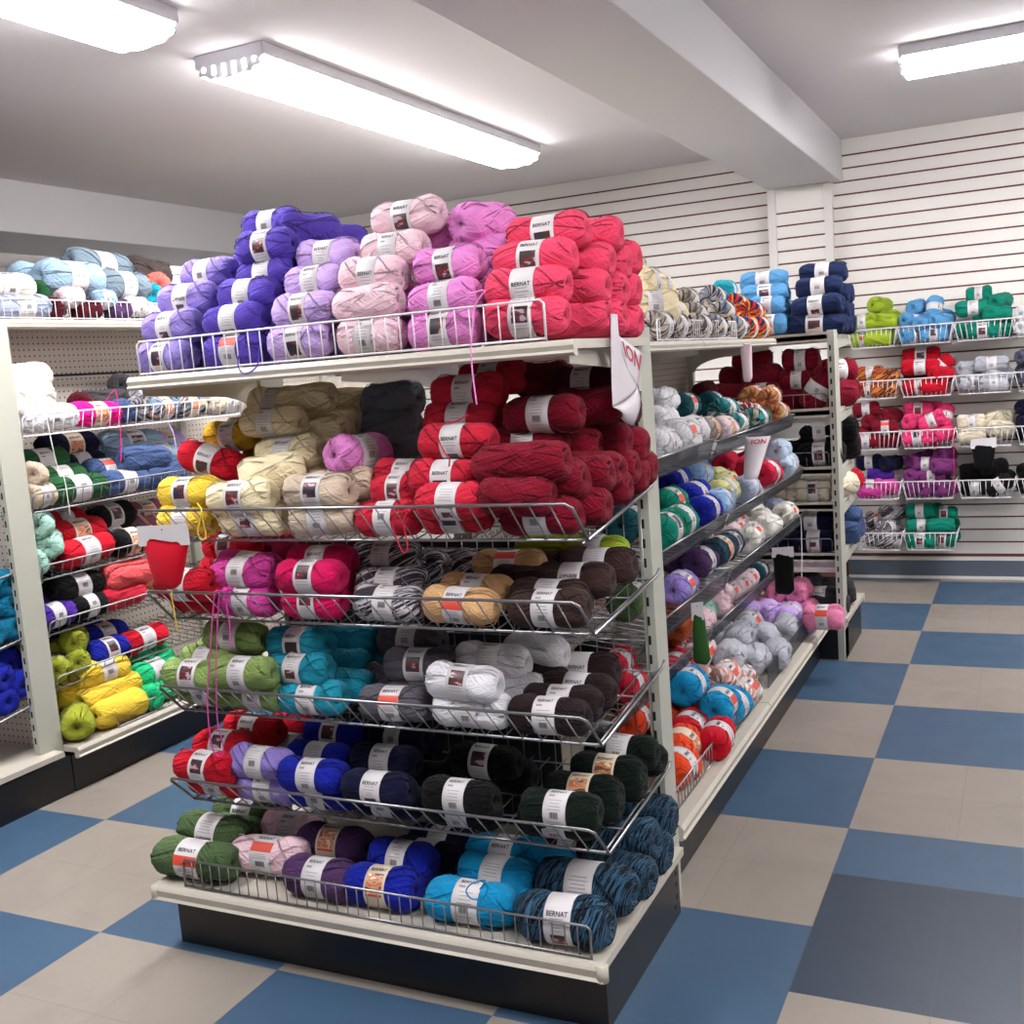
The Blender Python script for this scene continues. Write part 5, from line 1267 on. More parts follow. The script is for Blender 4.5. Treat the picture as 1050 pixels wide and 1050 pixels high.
('navy',-0.434,3.201,0.637,0.058,0.212,-3,1,'c',-13,6,16,"navy blue skein, top layer, on far display's lowest shelf"),
('navy',-0.553,3.260,0.556,0.058,0.220,-1,-0,'n',0,6,16,None),
('navy',-0.610,3.173,0.548,0.058,0.220,-1,1,'n',0,6,16,None),
('denim',-0.358,3.425,0.547,0.058,0.220,2,-1,'n',0,1,16,None),
('denim',-0.358,3.564,0.547,0.058,0.220,-2,-1,'n',0,6,16,None),
('denim',-0.358,3.483,0.616,0.058,0.220,-0,-2,'c',-15,4,16,None),
('charcoal',-0.406,3.192,0.273,0.052,0.193,-2,1,'b',-6,4,17,None),
('charcoal',-0.510,3.251,0.324,0.052,0.200,1,2,'n',0,6,17,None),
('charcoal',-0.372,3.315,0.292,0.052,0.200,3,2,'n',0,3,17,None),
('charcoal',-0.570,3.171,0.310,0.052,0.200,-1,-1,'c',-9,3,17,None),
('charcoal',-0.372,3.365,0.247,0.052,0.200,3,0,'n',0,6,17,None),
('charcoal',-0.366,3.171,0.247,0.052,0.193,-2,0,'n',0,5,17,None),
('lime',-0.294,4.704,1.480,0.047,0.155,-1,-0,'n',0,3,18,'lime green skein, second from left, bottom layer, in the top-row basket of lime'),
('lime',-0.266,4.771,1.575,0.047,0.155,0,0,'n',0,4,18,None),
('lime',-0.379,4.719,1.582,0.047,0.155,-1,1,'c',-21,5,18,None),
('lime',-0.292,4.824,1.675,0.047,0.155,59,-0,'n',0,4,18,None),
('lime',-0.379,4.772,1.481,0.047,0.155,2,1,'r',5,1,18,None),
('lime',-0.255,4.862,1.603,0.047,0.155,49,-1,'n',0,4,18,None),
('lime',-0.266,4.821,1.496,0.047,0.155,0,0,'n',0,1,18,None),
('sky',-0.110,4.729,1.481,0.047,0.155,52,-2,'c',-20,1,19,None),
('sky',0.013,4.710,1.480,0.047,0.155,-2,0,'p',-18,3,19,None),
('sky',-0.111,4.800,1.572,0.047,0.155,50,-1,'c',-4,3,19,None),
('sky',-0.051,4.742,1.549,0.047,0.155,77,-1,'n',0,0,19,None),
('sky',0.012,4.785,1.624,0.047,0.155,82,60,'c',11,4,19,None),
('sky',-0.087,4.839,1.644,0.047,0.155,73,1,'n',0,0,19,None),
('sky',0.051,4.865,1.577,0.047,0.155,63,-2,'n',0,4,19,None),
('sky',0.049,4.731,1.549,0.047,0.155,58,-2,'n',0,1,19,None),
('sky',0.051,4.865,1.498,0.047,0.155,63,0,'n',0,0,19,None),
('sky',0.011,4.865,1.480,0.047,0.155,63,0,'n',0,1,19,None),
('emerald',0.204,4.780,1.483,0.047,0.161,-0,-1,'p',-21,4,20,None),
('emerald',0.269,4.706,1.480,0.047,0.180,-3,0,'p',0,1,20,'emerald green skein, second from left, bottom layer, in the top-row basket of emerald'),
('emerald',0.344,4.774,1.481,0.047,0.155,-2,-1,'c',4,0,20,None),
('emerald',0.220,4.791,1.609,0.047,0.193,-2,1,'c',8,0,20,'emerald green skein, leftmost, third layer up, in the top-row basket of emerald'),
('emerald',0.290,4.815,1.542,0.047,0.155,-0,-1,'n',0,5,20,None),
('emerald',0.248,4.840,1.684,0.047,0.140,-3,-0,'c',-21,5,20,None),
('emerald',0.331,4.875,1.611,0.047,0.155,41,1,'n',0,5,20,None),
('emerald',0.361,4.798,1.636,0.047,0.155,62,1,'n',0,6,20,None),
('emerald',0.344,4.747,1.567,0.047,0.155,-2,-2,'n',0,2,20,'emerald green skein, rightmost, second layer up, in the top-row basket of emerald'),
('whitegrey',0.494,4.760,1.552,0.047,0.155,62,1,'n',0,1,21,None),
('whitegrey',0.495,4.732,1.481,0.047,0.155,60,1,'n',0,6,21,None),
('rustmix',-0.354,4.771,1.181,0.047,0.155,0,-1,'b',-18,4,22,None),
('rustmix',-0.265,4.754,1.254,0.047,0.155,18,-2,'n',0,4,22,None),
('rustmix',-0.355,4.807,1.274,0.047,0.155,1,2,'c',9,0,22,None),
('rustmix',-0.266,4.705,1.180,0.047,0.155,2,-0,'n',0,0,22,'rust and orange variegated skein, rightmost, bottom layer, in the basket of rust variegated yarn'),
('red',-0.076,4.774,1.182,0.047,0.201,1,2,'c',-17,3,23,None),
('red',0.007,4.705,1.181,0.047,0.155,2,0,'n',0,1,23,'bright red skein, rightmost, bottom layer, in the basket of red yarn'),
('red',-0.070,4.747,1.297,0.047,0.213,-0,0,'c',17,6,23,'bright red skein, second from left, third layer up, in the basket of red yarn'),
('red',-0.069,4.832,1.362,0.047,0.214,-2,-1,'p',-5,5,23,'bright red skein, top layer, in the basket of red yarn'),
('red',0.043,4.807,1.293,0.047,0.155,1,45,'c',2,6,23,None),
('red',-0.099,4.819,1.291,0.047,0.155,0,-0,'n',0,5,23,None),
('red',0.045,4.728,1.249,0.047,0.155,49,-0,'n',0,2,23,None),
('red',-0.099,4.869,1.212,0.047,0.155,0,0,'n',0,1,23,None),
('red',-0.099,4.899,1.180,0.047,0.155,0,0,'n',0,6,23,None),
('silver',0.193,4.725,1.193,0.047,0.155,42,-0,'c',-9,4,24,None),
('silver',0.320,4.705,1.181,0.047,0.155,3,-1,'c',-30,0,24,'silver grey skein, second from left, bottom layer, in the basket of light grey yarn'),
('silver',0.310,4.773,1.288,0.047,0.181,-1,0,'c',-14,4,24,'silver grey skein, rightmost, top layer, in the basket of light grey yarn'),
('silver',0.194,4.806,1.270,0.047,0.155,40,1,'n',0,5,24,None),
('silver',0.352,4.790,1.216,0.047,0.155,42,2,'n',0,5,24,None),
('silver',0.194,4.856,1.191,0.047,0.155,40,0,'n',0,1,24,None),
('slate',0.499,4.780,1.310,0.047,0.155,51,-2,'n',0,1,25,None),
('slate',0.499,4.729,1.208,0.047,0.155,50,0,'n',0,6,25,None),
('slate',0.499,4.830,1.231,0.047,0.155,51,0,'n',0,4,25,None),
('slate',0.579,4.729,1.180,0.047,0.155,50,0,'n',0,3,25,None),
('burgundy',-0.369,4.779,0.924,0.047,0.155,30,-1,'n',0,6,26,None),
('burgundy',-0.379,4.761,1.065,0.047,0.155,1,2,'c',3,3,26,None),
('burgundy',-0.346,4.783,0.994,0.047,0.155,68,1,'n',0,4,26,None),
('burgundy',-0.250,4.806,1.019,0.047,0.155,59,0,'n',0,4,26,None),
('burgundy',-0.271,4.736,0.953,0.047,0.155,2,2,'r',-19,0,26,None),
('burgundy',-0.379,4.704,0.881,0.047,0.155,1,-1,'c',-8,2,26,None),
('burgundy',-0.266,4.759,0.881,0.047,0.155,2,-1,'n',0,4,26,None),
('hotrose',-0.092,4.705,0.889,0.047,0.170,-1,1,'p',-37,5,27,'hot rose pink skein, leftmost, bottom layer, in the third-row basket of pinks'),
('hotrose',-0.030,4.773,0.901,0.047,0.155,-1,-40,'c',-30,2,27,None),
('hotrose',0.047,4.729,0.903,0.047,0.155,53,2,'n',0,0,27,None),
('hotrose',-0.112,4.761,0.979,0.047,0.155,59,-0,'n',0,4,27,None),
('hotrose',-0.013,4.725,0.985,0.047,0.155,-1,20,'c',-7,5,27,'hot rose pink skein, second from left, second layer up, in the third-row basket of pinks'),
('hotrose',0.053,4.799,0.998,0.047,0.155,78,60,'c',-8,2,27,None),
('hotrose',-0.090,4.820,1.043,0.047,0.172,-2,-1,'p',-3,0,27,None),
('hotrose',-0.032,4.889,1.040,0.047,0.155,-2,-2,'n',0,4,27,None),
('hotrose',-0.032,4.889,0.962,0.047,0.155,-2,0,'n',0,2,27,None),
('hotrose',-0.032,4.889,0.882,0.047,0.155,-2,0,'n',0,0,27,None),
('ivory',0.201,4.704,0.888,0.047,0.155,0,1,'n',0,0,28,None),
('ivory',0.285,4.774,0.883,0.047,0.155,2,0,'b',-40,6,28,None),
('ivory',0.352,4.725,0.921,0.047,0.155,42,-2,'n',0,4,28,'ivory skein, second layer up, in the basket of ivory yarn'),
('ivory',0.201,4.738,0.964,0.047,0.155,-1,2,'c',-9,1,28,'ivory skein, leftmost, top layer, in the basket of ivory yarn'),
('ivory',0.297,4.797,0.961,0.047,0.155,-3,20,'n',0,1,28,None),
('ivory',0.344,4.868,0.977,0.047,0.155,-0,-1,'n',0,4,28,None),
('navy',0.499,4.800,1.032,0.047,0.155,50,-2,'n',0,3,29,None),
('navy',0.500,4.740,0.943,0.047,0.155,48,2,'n',0,2,29,None),
('navy',0.499,4.850,0.953,0.047,0.155,50,0,'n',0,6,29,None),
('navy',0.499,4.880,0.880,0.047,0.155,50,0,'n',0,4,29,None),
('navy',0.580,4.740,0.880,0.047,0.155,48,0,'n',0,4,29,None),
('navy',-0.379,4.819,0.742,0.047,0.155,-2,2,'c',-23,5,30,None),
('navy',-0.251,4.809,0.734,0.047,0.155,58,2,'n',0,1,30,None),
('magenta',-0.286,4.776,0.595,0.047,0.155,1,1,'n',0,3,30,None),
('purple',-0.316,4.813,0.669,0.047,0.155,-2,-2,'n',0,5,30,None),
('magenta',-0.363,4.705,0.607,0.047,0.155,2,-1,'c',-17,5,30,None),
('magenta',-0.363,4.705,0.583,0.047,0.155,2,0,'n',0,3,30,None),
('heather',-0.110,4.765,0.584,0.047,0.155,48,1,'n',0,6,31,None),
('heather',-0.039,4.732,0.584,0.047,0.155,62,-2,'n',0,4,31,None),
('heather',0.047,4.729,0.583,0.047,0.155,53,0,'n',0,2,31,None),
('heather',-0.120,4.781,0.662,0.047,0.155,69,-2,'n',0,6,31,None),
('heather',-0.023,4.753,0.652,0.047,0.155,-1,2,'c',-24,6,31,None),
('heather',-0.056,4.766,0.724,0.047,0.155,-1,-2,'c',-23,1,31,None),
('heather',0.045,4.734,0.714,0.047,0.155,48,-2,'n',0,1,31,'purple heather skein, rightmost, third layer up, in the basket of purple yarn'),
('heather',-0.115,4.849,0.741,0.047,0.155,59,2,'n',0,5,31,None),
('heather',0.001,4.899,0.751,0.047,0.155,-2,-1,'c',-29,0,31,None),
('heather',0.051,4.810,0.775,0.047,0.155,63,2,'n',0,3,31,None),
('heather',0.001,4.899,0.672,0.047,0.155,-2,0,'n',0,3,31,None),
('heather',0.001,4.899,0.593,0.047,0.155,-2,0,'n',0,1,31,None),
('black',0.217,4.822,0.673,0.047,0.186,3,-1,'n',0,6,32,None),
('black',0.311,4.773,0.698,0.047,0.155,29,2,'n',0,0,32,None),
('black',0.213,4.735,0.584,0.047,0.155,-0,1,'c',-1,2,32,None),
('black',0.339,4.704,0.600,0.047,0.155,-1,30,'c',-29,5,32,'black skein, rightmost, bottom layer, in the basket of black yarn'),
('black',0.355,4.808,0.627,0.047,0.155,49,1,'n',0,5,32,None),
('black',0.217,4.872,0.594,0.047,0.186,3,0,'n',0,3,32,None),
('black',0.499,4.801,0.669,0.047,0.155,52,0,'n',0,1,33,None),
('black',0.500,4.741,0.594,0.047,0.155,50,0,'n',0,6,33,None),
('zebra',-0.280,4.771,0.346,0.047,0.155,60,0,'c',-9,4,34,None),
('zebra',-0.344,4.873,0.389,0.047,0.155,2,-1,'r',-19,3,34,None),
('zebra',-0.262,4.833,0.428,0.047,0.155,31,2,'n',0,2,34,'black and white striped skein, top layer, in the lowest-row basket of stripes'),
('zebra',-0.335,4.774,0.279,0.047,0.155,2,-1,'n',0,0,34,None),
('zebra',-0.266,4.705,0.279,0.047,0.155,3,1,'n',0,5,34,None),
('zebra',-0.344,4.903,0.310,0.047,0.155,2,0,'n',0,2,34,None),
('zebra',-0.344,4.903,0.278,0.047,0.155,2,0,'n',0,0,34,None),
('emerald',-0.090,4.705,0.279,0.047,0.172,-2,-1,'p',-11,2,35,'emerald green skein, leftmost, bottom layer, in the lowest-row basket of emerald'),
('emerald',0.025,4.760,0.279,0.047,0.155,-2,-2,'p',-9,4,35,None),
('emerald',-0.090,4.786,0.356,0.047,0.172,3,-0,'c',-19,5,35,None),
('emerald',0.024,4.732,0.363,0.047,0.155,2,-2,'n',0,0,35,'emerald green skein, second from left, second layer up, in the lowest-row basket of emerald'),
('emerald',-0.095,4.795,0.443,0.047,0.164,-3,2,'c',-16,1,35,'emerald green skein, leftmost, top layer, in the lowest-row basket of emerald'),
('emerald',-0.040,4.885,0.425,0.047,0.155,42,2,'n',0,5,35,None),
('emerald',0.034,4.826,0.421,0.047,0.155,1,0,'p',-12,2,35,None),
('emerald',0.041,4.885,0.346,0.047,0.155,42,0,'n',0,1,35,None),
('emerald',-0.090,4.836,0.278,0.047,0.172,3,0,'n',0,0,35,None),
('emerald',0.041,4.885,0.278,0.047,0.155,42,0,'n',0,4,35,None),
('slateblue',-3.099,1.537,2.032,0.069,0.340,92,-2,'P',-11,4,36,"slate blue grey skein, top layer, on left run's top shelf"),
('slateblue',-3.022,1.576,1.944,0.065,0.281,90,-0,'O',-4,2,36,"slate blue grey skein, bottom layer, on left run's top shelf"),
('powder',-3.022,1.302,1.968,0.069,0.308,88,0,'P',20,0,36,"powder blue skein, furthest, top layer, on left run's top shelf"),
('powder',-3.134,1.248,1.966,0.069,0.251,89,0,'P',11,1,36,None),
('umber',-3.249,1.971,2.038,0.073,0.260,89,-1,'n',0,2,36,"dark umber skein, top layer, on left run's top shelf"),
('salmon',-3.119,1.897,1.970,0.058,0.150,137,0,'n',0,6,36,None),
('turquoise',-3.026,1.752,1.912,0.052,0.150,141,2,'n',0,6,36,None),
('offwhite',-3.006,0.959,1.920,0.052,0.260,92,1,'c',2,6,36,"only off white yarn skein on the left run's top shelf"),
('bluegrey',-3.005,1.021,1.843,0.052,0.260,89,2,'c',-18,4,36,"only blue grey yarn skein on the left run's top shelf"),
('forestgreen',-3.060,1.167,1.895,0.052,0.150,137,-2,'n',0,4,36,None),
('maroon',-3.021,1.196,1.836,0.047,0.150,138,1,'n',0,5,36,None),
('ballet',-2.999,1.261,1.884,0.047,0.120,89,1,'n',0,6,36,"only pinkish white yarn skein on the left run's top shelf"),
('maroon',-2.999,1.342,1.836,0.047,0.120,89,2,'n',0,4,36,"dark maroon skein, furthest, on left run's top shelf"),
('powder',-2.999,1.428,1.882,0.047,0.123,90,-0,'c',-17,2,36,None),
('plum',-2.999,1.513,1.836,0.047,0.120,90,2,'n',0,0,36,None),
('whitegrey',-3.000,1.614,1.856,0.047,0.126,93,0,'c',-2,5,36,None),
('whitegrey',-2.999,1.718,1.835,0.047,0.124,90,0,'c',21,3,36,None),
('umber',-3.300,2.051,1.914,0.073,0.260,89,0,'n',0,6,36,None),
('salmon',-3.099,1.937,1.873,0.058,0.150,137,0,'n',0,3,36,None),
('umber',-3.349,2.131,1.859,0.073,0.260,89,0,'n',0,4,36,None),
('salmon',-3.079,2.017,1.845,0.058,0.150,137,0,'n',0,1,36,None),
('offwhite',-3.075,1.048,1.573,0.058,0.240,87,-0,'n',0,6,37,"off white skein, top layer, on left run's upper shelf"),
('offwhite',-3.010,0.994,1.505,0.063,0.240,92,1,'n',0,3,37,"off white skein, second layer up, on left run's upper shelf"),
('offwhite',-2.952,0.949,1.437,0.052,0.240,87,1,'n',0,0,37,"off white skein, bottom layer, on left run's upper shelf"),
('white',-2.874,0.971,1.410,0.052,0.247,89,2,'c',-12,6,37,"only white yarn skein on the left run's upper shelf"),
('neonpink',-2.874,1.200,1.409,0.052,0.236,89,-1,'k',3,4,37,"only neon pink yarn skein on the left run's upper shelf"),
('maroon',-2.958,1.213,1.454,0.050,0.150,138,2,'n',0,1,37,None),
('charcoal',-3.003,1.379,1.450,0.058,0.250,90,2,'n',0,1,37,"charcoal skein, bottom layer, on left run's upper shelf"),
('charcoal',-3.090,1.569,1.517,0.052,0.150,139,-1,'n',0,4,37,None),
('greymix',-2.926,1.478,1.414,0.052,0.150,137,0,'c',-3,5,37,None),
('denim',-2.892,1.365,1.410,0.052,0.150,137,-0,'n',0,6,37,None),
('greymix',-3.028,1.619,1.453,0.052,0.240,91,2,'c',-9,5,37,None),
('tidemix',-2.874,1.575,1.408,0.052,0.175,90,-1,'k',-6,4,37,"blue and sand variegated skein, nearest, on left run's upper shelf"),
('tidemix',-2.947,1.683,1.442,0.052,0.204,88,-0,'k',1,2,37,None),
('tidemix',-2.874,1.736,1.409,0.052,0.187,91,-1,'k',-18,0,37,"blue and sand variegated skein, third from the near end, on left run's upper shelf"),
('tidemix',-2.994,1.865,1.492,0.052,0.213,88,-1,'k',5,0,37,None),
('tidemix',-2.962,1.893,1.420,0.052,0.240,89,-2,'n',0,1,37,None),
('tidemix',-3.045,2.030,1.449,0.052,0.240,90,2,'k',5,5,37,None),
('ivory',-2.879,1.990,1.414,0.058,0.240,90,1,'c',-15,6,37,"only ivory yarn skein on the left run's upper shelf"),
('ivory',-2.967,2.111,1.425,0.058,0.240,92,1,'c',13,2,37,None),
('greymix',-3.078,1.699,1.432,0.052,0.240,91,0,'n',0,3,37,None),
('navy',-3.049,1.204,1.288,0.059,0.283,92,-0,'k',9,4,38,"navy blue skein, top layer, on left run's second shelf"),
('powder',-3.053,1.543,1.266,0.061,0.339,91,-2,'p',-15,1,38,"powder blue skein, top layer, on left run's second shelf"),
('lilac',-3.120,1.831,1.250,0.052,0.212,92,-0,'k',19,6,38,None),
('navy',-3.016,1.215,1.210,0.052,0.250,90,2,'c',-15,1,38,None),
('denim',-2.943,1.274,1.172,0.055,0.190,89,-1,'r',-27,6,38,"denim blue skein, nearest, top layer, on left run's second shelf"),
('denim',-2.878,1.440,1.204,0.055,0.272,92,0,'n',0,4,38,"denim blue skein, furthest, top layer, on left run's second shelf"),
('powder',-2.979,1.625,1.211,0.055,0.281,88,-2,'c',3,6,38,None),
('powder',-2.956,1.612,1.135,0.052,0.201,89,-2,'n',0,6,38,None),
('lilac',-3.063,1.778,1.190,0.052,0.250,92,-1,'c',-9,0,38,None),
('forestgreen',-2.951,1.047,1.167,0.057,0.241,89,-0,'c',-30,2,38,"forest green skein, second layer up, on left run's second shelf"),
('forestgreen',-2.876,1.059,1.126,0.055,0.284,90,-0,'c',-36,1,38,"forest green skein, bottom layer, on left run's second shelf"),
('forestgreen',-2.987,1.000,1.243,0.052,0.250,91,1,'c',16,2,38,"forest green skein, top layer, on left run's second shelf"),
('beige',-2.902,0.893,1.200,0.052,0.150,138,-2,'n',0,1,38,"beige skein, top layer, on left run's second shelf"),
('beige',-2.874,0.878,1.124,0.052,0.120,93,1,'c',-17,2,38,"beige skein, bottom layer, on left run's second shelf"),
('denim',-2.877,1.314,1.124,0.052,0.242,88,-0,'c',-20,0,38,"denim blue skein, nearest, bottom layer, on left run's second shelf"),
('denim',-2.876,1.540,1.126,0.052,0.250,92,2,'n',0,5,38,"denim blue skein, furthest, bottom layer, on left run's second shelf"),
('lilac',-3.063,1.858,1.146,0.052,0.250,92,0,'n',0,5,38,None),
('red',-3.023,1.097,0.985,0.058,0.218,87,-2,'c',-18,0,39,None),
('red',-2.943,1.087,0.944,0.059,0.275,90,-0,'k',-11,6,39,"bright red skein, second layer up, on left run's third shelf"),
('red',-2.882,1.066,0.876,0.058,0.282,92,1,'c',-3,3,39,"bright red skein, bottom layer, on left run's third shelf"),
('black',-2.987,1.317,0.973,0.058,0.239,89,-0,'p',-22,5,39,"black skein, top layer, on left run's third shelf"),
('black',-2.968,1.293,0.886,0.058,0.236,90,2,'c',-32,5,39,None),
('black',-2.880,1.302,0.874,0.058,0.192,88,-0,'k',1,5,39,"black skein, furthest, bottom layer, on left run's third shelf"),
('mint',-2.898,0.884,1.010,0.055,0.150,136,1,'n',0,1,39,"mint green skein, top layer, on left run's third shelf"),
('mint',-2.892,0.912,0.931,0.055,0.150,135,2,'n',0,6,39,"mint green skein, second layer up, on left run's third shelf"),
('mint',-2.893,0.843,0.871,0.052,0.150,138,0,'n',0,4,39,None),
('rosewood',-3.051,1.569,0.952,0.058,0.250,88,-1,'k',-6,0,39,None),
('rosewood',-2.988,1.511,0.889,0.058,0.250,90,1,'n',0,5,39,None),
('black',-2.903,1.024,0.739,0.058,0.237,90,-1,'c',-32,4,40,"black skein, nearest, top layer, on left run's fourth shelf"),
('melon',-2.958,1.319,0.686,0.059,0.255,93,1,'c',-31,4,40,None),
('melon',-2.878,1.265,0.739,0.057,0.260,90,-1,'n',0,3,40,"melon red skein, top layer, on left run's fourth shelf"),
('peach',-2.968,1.522,0.676,0.055,0.150,137,2,'n',0,6,40,None),
('peach',-3.054,1.504,0.724,0.055,0.250,88,0,'c',-25,2,40,None),
('purple',-2.958,0.968,0.673,0.057,0.195,91,-1,'b',3,3,40,None),
('purple',-2.875,0.869,0.660,0.052,0.194,92,2,'c',-28,2,40,"purple skein, nearest, on left run's fourth shelf"),
('black',-2.875,1.037,0.659,0.052,0.182,92,1,'c',-39,0,40,"black skein, bottom layer, on left run's fourth shelf"),
('crimson',-2.875,1.219,0.660,0.052,0.223,88,-2,'n',0,5,40,"only crimson red yarn skein on the left run's fourth shelf"),
('black',-3.001,1.040,0.753,0.052,0.250,90,-1,'c',-40,4,40,None),
('olivelime',-2.910,0.987,0.532,0.055,0.150,136,2,'n',0,5,41,"olive lime skein, top layer, on left run's lowest shelf"),
('olivelime',-2.981,0.955,0.485,0.052,0.150,136,1,'n',0,2,41,None),
('olivelime',-2.893,0.973,0.451,0.052,0.150,141,-2,'n',0,2,41,"olive lime skein, furthest, bottom layer, on left run's lowest shelf"),
('olivelime',-2.893,0.871,0.451,0.052,0.150,140,-0,'c',-27,0,41,"olive lime skein, nearest, bottom layer, on left run's lowest shelf"),
('royal',-2.954,1.168,0.498,0.058,0.229,88,-1,'c',2,6,41,"royal blue skein, furthest, top layer, on left run's lowest shelf"),
('royal',-2.881,1.111,0.454,0.058,0.199,87,-0,'p',-33,4,41,"royal blue skein, bottom layer, on left run's lowest shelf"),
('red',-2.883,1.314,0.451,0.052,0.250,89,1,'c',-6,2,41,"only bright red yarn skein on the left run's lowest shelf"),
('royal',-3.039,1.120,0.519,0.055,0.250,92,-2,'n',0,6,41,None),
('yellow',-2.866,1.060,0.387,0.061,0.249,89,-0,'c',-24,0,42,"bright yellow skein, top layer, on left run's base"),
('yellow',-2.844,1.072,0.303,0.052,0.294,88,-1,'n',0,0,42,"bright yellow skein, furthest, second layer up, on left run's base"),
('yellow',-2.791,1.057,0.238,0.059,0.257,89,1,'n',0,3,42,"bright yellow skein, bottom layer, on left run's base"),
('yellow',-2.929,1.004,0.323,0.058,0.260,89,-2,'n',0,2,42,"bright yellow skein, nearest, second layer up, on left run's base"),
('mustard',-2.994,1.018,0.261,0.058,0.260,88,-0,'n',0,0,42,None),
('olivelime',-2.845,0.895,0.242,0.063,0.260,138,-1,'n',0,6,42,"only olive lime yarn skein on the left run's base"),
('jade',-2.965,1.455,0.393,0.052,0.150,139,-1,'n',0,6,42,None),
('jade',-2.934,1.346,0.369,0.052,0.150,139,0,'n',0,0,42,None),
('jade',-2.939,1.474,0.320,0.052,0.150,136,1,'n',0,5,42,None),
('jade',-2.925,1.506,0.239,0.052,0.260,89,0,'c',-38,4,42,None),
('jade',-2.859,1.325,0.308,0.058,0.260,91,0,'c',-27,2,42,"jade green skein, nearest, second layer up, on left run's base"),
('jade',-2.802,1.246,0.234,0.055,0.150,138,-2,'n',0,5,42,"jade green skein, nearest, bottom layer, on left run's base"),
('jade',-2.940,1.287,0.288,0.052,0.260,92,1,'n',0,3,42,None),
('jade',-2.828,1.422,0.231,0.052,0.260,90,0,'n',0,6,42,None),
('deepcyan',-2.913,0.674,0.824,0.055,0.170,-1,2,'n',0,2,43,None),
('deepcyan',-2.913,0.674,0.742,0.055,0.170,1,-1,'n',0,0,43,None),
('deepcyan',-2.913,0.673,0.662,0.055,0.170,2,2,'n',0,5,43,None),
('deepcyan',-2.913,0.591,0.662,0.055,0.170,-1,2,'n',0,3,43,None),
('royal',-2.959,0.672,0.534,0.058,0.170,-0,-1,'c',-2,4,44,None),
('royal',-2.913,0.671,0.447,0.058,0.170,1,-1,'c',-9,6,44,None),
('royal',-2.913,0.596,0.492,0.058,0.170,1,0,'n',0,4,44,None),
('royal',-2.913,0.598,0.410,0.058,0.170,-2,0,'n',0,2,44,"royal blue skein, bottom layer, on left end display's lower shelf"),
('royal',-2.913,0.508,0.410,0.058,0.170,2,-0,'n',0,0,44,None),
]
GROUPS = [
"yarn skeins on front display's top shelf",
"yarn skeins on front display's top wire shelf",
"yarn skeins on front display's second wire shelf",
"yarn skeins on front display's third wire shelf",
"yarn skeins on front display's lowest wire shelf",
"yarn skeins on front display's base shelf",
"yarn skeins on right run's top shelf",
"yarn skeins on right run's upper shelf",
"yarn skeins on right run's middle shelf",
"yarn skeins on right run's lower shelf",
"yarn skeins on right run's lowest tray",
"yarn skeins on right run's base",
"yarn skeins on far display's top shelf",
"yarn skeins on far display's upper shelf",
"yarn skeins on far display's second shelf",
"yarn skeins on far display's third shelf",
"yarn skeins on far display's lowest shelf",
"yarn skeins on far display's base shelf",
'yarn skeins in the top-row basket of lime',
'yarn skeins in the top-row basket of sky blue',
'yarn skeins in the top-row basket of emerald',
'yarn skeins in the top-row basket at right edge',
'yarn skeins in the basket of rust variegated yarn',
'yarn skeins in the basket of red yarn',
'yarn skeins in the basket of light grey yarn',
'yarn skeins in the slate-yarn basket at the right edge',
'yarn skeins in the basket of burgundy yarn',
'yarn skeins in the third-row basket of pinks',
'yarn skeins in the basket of ivory yarn',
'yarn skeins in the navy-yarn basket at the right edge',
'yarn skeins in the basket of purple and navy yarn',
'yarn skeins in the basket of purple yarn',
'yarn skeins in the basket of black yarn',
'yarn skeins in the black-yarn basket at the right edge',
'yarn skeins in the lowest-row basket of stripes',
'yarn skeins in the lowest-row basket of emerald',
"yarn skeins on left run's top shelf",
"yarn skeins on left run's upper shelf",
"yarn skeins on left run's second shelf",
"yarn skeins on left run's third shelf",
"yarn skeins on left run's fourth shelf",
"yarn skeins on left run's lowest shelf",
"yarn skeins on left run's base",
"yarn skeins on left end display's upper shelf",
"yarn skeins on left end display's lower shelf"
]
rest_v, rest_f, rest_m, rest_uv = [], [], [], []
rest_mats = []
def rest_slot(m):
    if m not in rest_mats: rest_mats.append(m)
    return rest_mats.index(m)
SKOBJ = {}
for idx, (col, x, y, z, r, L, yaw, tilt, lab, roll, bi, gi, desc) in enumerate(SK):
    waist = lab != 'n'; bodies = BODY[waist]
    rot = Euler((0, R(-tilt), R(yaw)), 'XYZ'); scl = Vector((L/2, r, r))
    if desc:
        o = bpy.data.objects.new('yarn_skein', bodies[bi % len(bodies)]); o.location = (x, y, z); o.rotation_euler = rot; o.scale = scl
        COL.objects.link(o); o.material_slots[0].link = 'OBJECT'; o.material_slots[0].material = YM[col]
        tag(o, desc, 'yarn', GROUPS[gi]); SKOBJ[idx] = o
        if waist:
            l = bpy.data.objects.new('paper_band', LABM[lab]); l.parent = o; l.rotation_euler = (R(roll), 0, 0); COL.objects.link(l)
    else:
        mt = Matrix.LocRotScale(Vector((x, y, z)), rot, scl)
        jobs = [(bodies[bi % len(bodies)], mt, None)]
        if waist: jobs.append((LABM[lab], mt @ Matrix.Rotation(R(roll), 4, 'X'), 1))
        for me, mm, kind in jobs:
            n = len(rest_v); rest_v += [tuple(mm @ p.co) for p in me.vertices]
            for p in me.polygons:
                rest_f.append(tuple(n+i for i in p.vertices))
                rest_m.append(rest_slot(M[LAB_MATS[p.material_index]] if kind else YM[col]))
            if kind: rest_uv += [(0., 0.)]*len(me.loops)
            else: rest_uv += [tuple(d.uv) for d in me.uv_layers[0].data]
